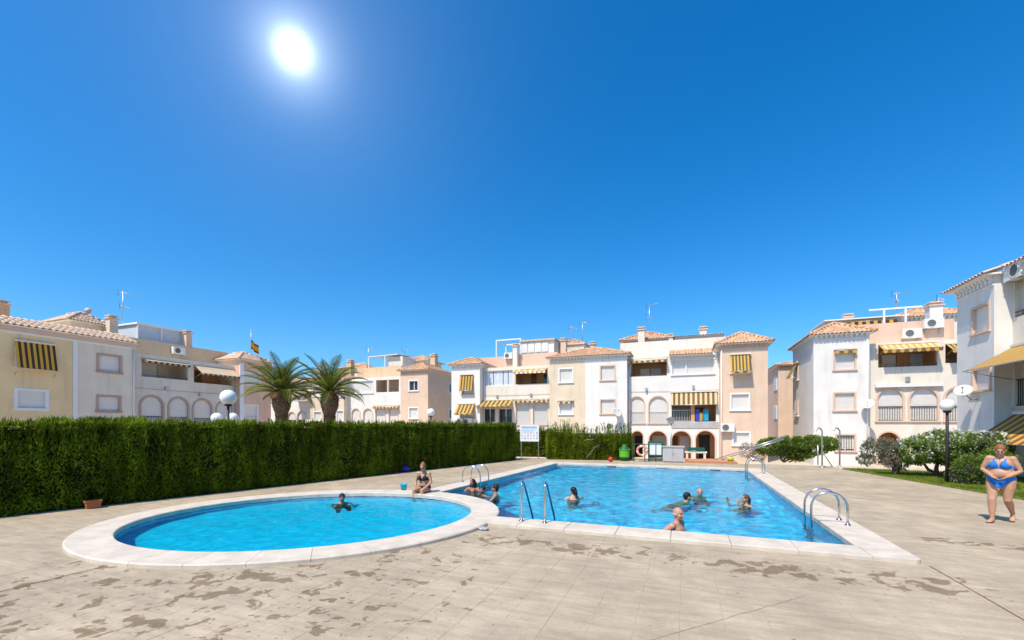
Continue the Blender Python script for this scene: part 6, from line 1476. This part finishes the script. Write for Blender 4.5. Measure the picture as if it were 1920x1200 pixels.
    if shades:
        g = MB()
        for x in (-1, 1): g.ball((x*.032, .090, .008), (.026, .012, .019), 12, 8); g.tube([(x*.055, .085, .012), (x*.082, .0, .012)], .005, 6)
        g.tube([(-.01, .098, .012), (.01, .098, .012)], .004, 6); child_mesh(g, 'sunglasses', M['shades'], 0)
    for kind, m in clothes:
        if kind == 'bra':
            def msk(p):
                q = iTt @ p; ax = abs(q.x)
                if ax > .175*f or q.z > 1.36: return False
                if 1.145 < q.z < 1.175 and ax < .17*f: return True
                if q.y > .02: return (1.165 < q.z < 1.29-max(0, abs(ax-.075)-.03)*1.3) and ax > .008+max(0, q.z-1.19)*.35 or (abs(ax-(.075+(q.z-1.26)*.15)) < .014 and 1.24 < q.z < 1.35)
                return False
            shell(me, msk, .005, M[m], 'bikini_top', o)
        if kind == 'brief':
            def msk(p): q = iT @ p; return .735 < q.z < .965 and abs(q.x) < .23*f and q.z > .735+max(0, abs(q.x)-.035)*1.05 and not (q.y > .10*f+.06)
            shell(me, msk, .005, M[m], 'bikini_bottom', o)
        if kind == 'trunks':
            def msk(p): q = iT @ p; return .62 < q.z < .95 and abs(q.x) < .22*f
            shell(me, msk, .008, M[m], 'swim_trunks', o)
    return o
def water_pt(px, py, z0=WL): return ground_at(px, py, z0)
SK1, SK2, SK3 = (.47, .255, .155), (.38, .19, .11), (.53, .31, .205)
p = ground_at(1877, 979)
person('walking woman in a bright blue bikini on the deck beside the lawn', (p.x, p.y, 0), (-.62, -.80), 1.62, 'f', 1.30, SK1, 'hred', 'short',
       dict(armL=((.265, .02, 1.10), (.10, .21, 1.00)), armR=((-.275, -.02, 1.09), (-.13, .20, .99)), legL=((.10, .17, .48), (.09, .19, .085), (.11, .37, .03)), legR=((-.10, .03, .48), (-.11, -.30, .17), (-.13, -.17, .035))), 5, 0, (10, -24), (('bra', 'bikblue'), ('brief', 'bikblue')), .0085)
sx, sy = -7.02, 11.22
person('woman in a black bikini and sunglasses sitting on the oval pool edge', (sx, sy, CT+.003-.772*.97), (.12, -1), 1.60, 'f', 1.08, SK1, 'hred', 'bun',
       dict(armL=((.245, .05, 1.09), (.165, .27, .985)), armR=((-.245, .05, 1.09), (-.165, .27, .985)), legL=((.13, .42, .865), (.15, .45, .46), (.16, .59, .40)), legR=((-.11, .42, .865), (-.12, .47, .46), (-.13, .61, .40))), 10, 0, (8, -10), (('bra', 'bikblack'), ('brief', 'bikblack')), .009, shades=True)
SITW = dict(legL=((.14, .40, .84), (.13, .78, .80), (.14, .84, .93)), legR=((-.14, .40, .84), (-.13, .78, .80), (-.14, .84, .93)))
p = water_pt(641, 943)
person('bather in a dark cap sitting low in the oval pool', (p.x, p.y, -.55-.775*.93), (.7, -.7), 1.50, 'm', 1.0, SK2, 'cap', 'cap', dict(SITW, armL=((.26, .05, 1.10), (.24, .28, 1.02)), armR=((-.26, .05, 1.10), (-.24, .28, 1.02))), 5, 0, (0, 0), (('trunks', 'trunk'),), .012)
def deep(label, px, py, top, facing, H, **kw):
    q = water_pt(px, py); return person(label, (q.x, q.y, top-H), facing, H, **kw)
KN = dict(legL=((.12, .28, .62), (.12, -.05, .40), (.13, -.12, .27)), legR=((-.12, .28, .62), (-.12, -.05, .40), (-.13, -.12, .27)))
SPR = dict(armL=((.40, .12, 1.27), (.60, .22, 1.30)), armR=((-.40, .12, 1.27), (-.60, .22, 1.30)))
OUT = dict(armL=((.33, .14, 1.17), (.42, .34, 1.22)), armR=((-.33, .14, 1.17), (-.42, .34, 1.22)))
q = (-.15, 9.12)
person('bald elderly man in profile standing at the near pool edge', (q[0], q[1], .43-1.74), (1.0, -.42), 1.74, 'm', 1.32, (.50, .25, .16), 'hwhite', 'fringe', dict(armL=((.30, -.21, 1.12), (.33, -.30, .90)), armR=((-.30, -.10, 1.10), (-.31, -.05, .88))), 4, 0, (-8, 4), (('trunks', 'trunk'),), .009, tan=(.46, .25, .17))
deep('woman with dark wet hair standing in the middle of the large pool', 1075, 936, .30, (-.55, .8), 1.60, sex='f', fat=1.1, skin=SK3, hair='hblack', hairkind='pony', pose=OUT, head=(25, 0), clothes=(('bra', 'bikblack'), ('brief', 'bikblack')))
q = water_pt(1268, 941)
person('dark haired man swimming to the right behind the bald man', (q.x, q.y, -1.40), (VR.x, VR.y), 1.70, 'm', 1.05, SK1, 'hblack', 'short', dict(armL=((.30, .22, 1.30), (.22, .35, 1.42)), armR=((-.30, .22, 1.30), (-.22, .35, 1.42)), legL=((.09, -.05, .45), (.10, -.15, .08), (.11, -.16, -.06)), legR=((-.09, .08, .46), (-.10, -.02, .09), (-.11, -.06, -.06))), 0, 32, (0, 30), (('trunks', 'trunk'),))
deep('bald man facing the camera with arms spread on the water', 1312, 930, .195, (.05, -1), 1.72, sex='m', fat=1.1, skin=(.50, .26, .17), hair='hwhite', hairkind='fringe', pose=dict(KN, **SPR), clothes=(('trunks', 'trunk'),), tan=(.46, .25, .17))
deep('woman raising both hands out of the water near the right edge', 1398, 948, .25, (-VR.x, -VR.y-.25), 1.58, sex='f', fat=1.0, skin=SK1, hair='hbrown', hairkind='pony', pose=dict(KN, armL=((.20, .27, 1.20), (.19, .37, 1.43)), armR=((-.22, .24, 1.20), (-.20, .34, 1.43))), clothes=(('bra', 'bikblack'), ('brief', 'bikblack')), voxel=.009)
deep('slim dark haired bather standing in profile near the left ladder', 929, 936, .37, (-.9, -.25), 1.52, sex='f', fat=.95, skin=SK2, hair='hblack', hairkind='bun', pose=OUT, clothes=(('bra', 'trunk'), ('brief', 'trunk')))
person('long haired woman in the pool corner behind the oval coping', (-6.12, 12.55, .32-1.60), (.15, -1), 1.60, 'f', 1.0, (.30, .14, .08), 'hblack', 'long', OUT, 0, 0, (-20, 0), (('bra', 'bikblack'), ('brief', 'bikblack')))
person('child up to the neck in water beside the long haired woman', (-5.62, 12.2, .15-1.42), (-.5, -1), 1.42, 'm', .92, (.36, .17, .09), 'hblack', 'short', dict(KN, **OUT), 0, 0, (10, 0), (('trunks', 'trunk'),))
for o_ in list(bpy.data.objects):
    if o_.type == 'MESH' and o_.data.materials and len(o_.data.materials) == 0: pass
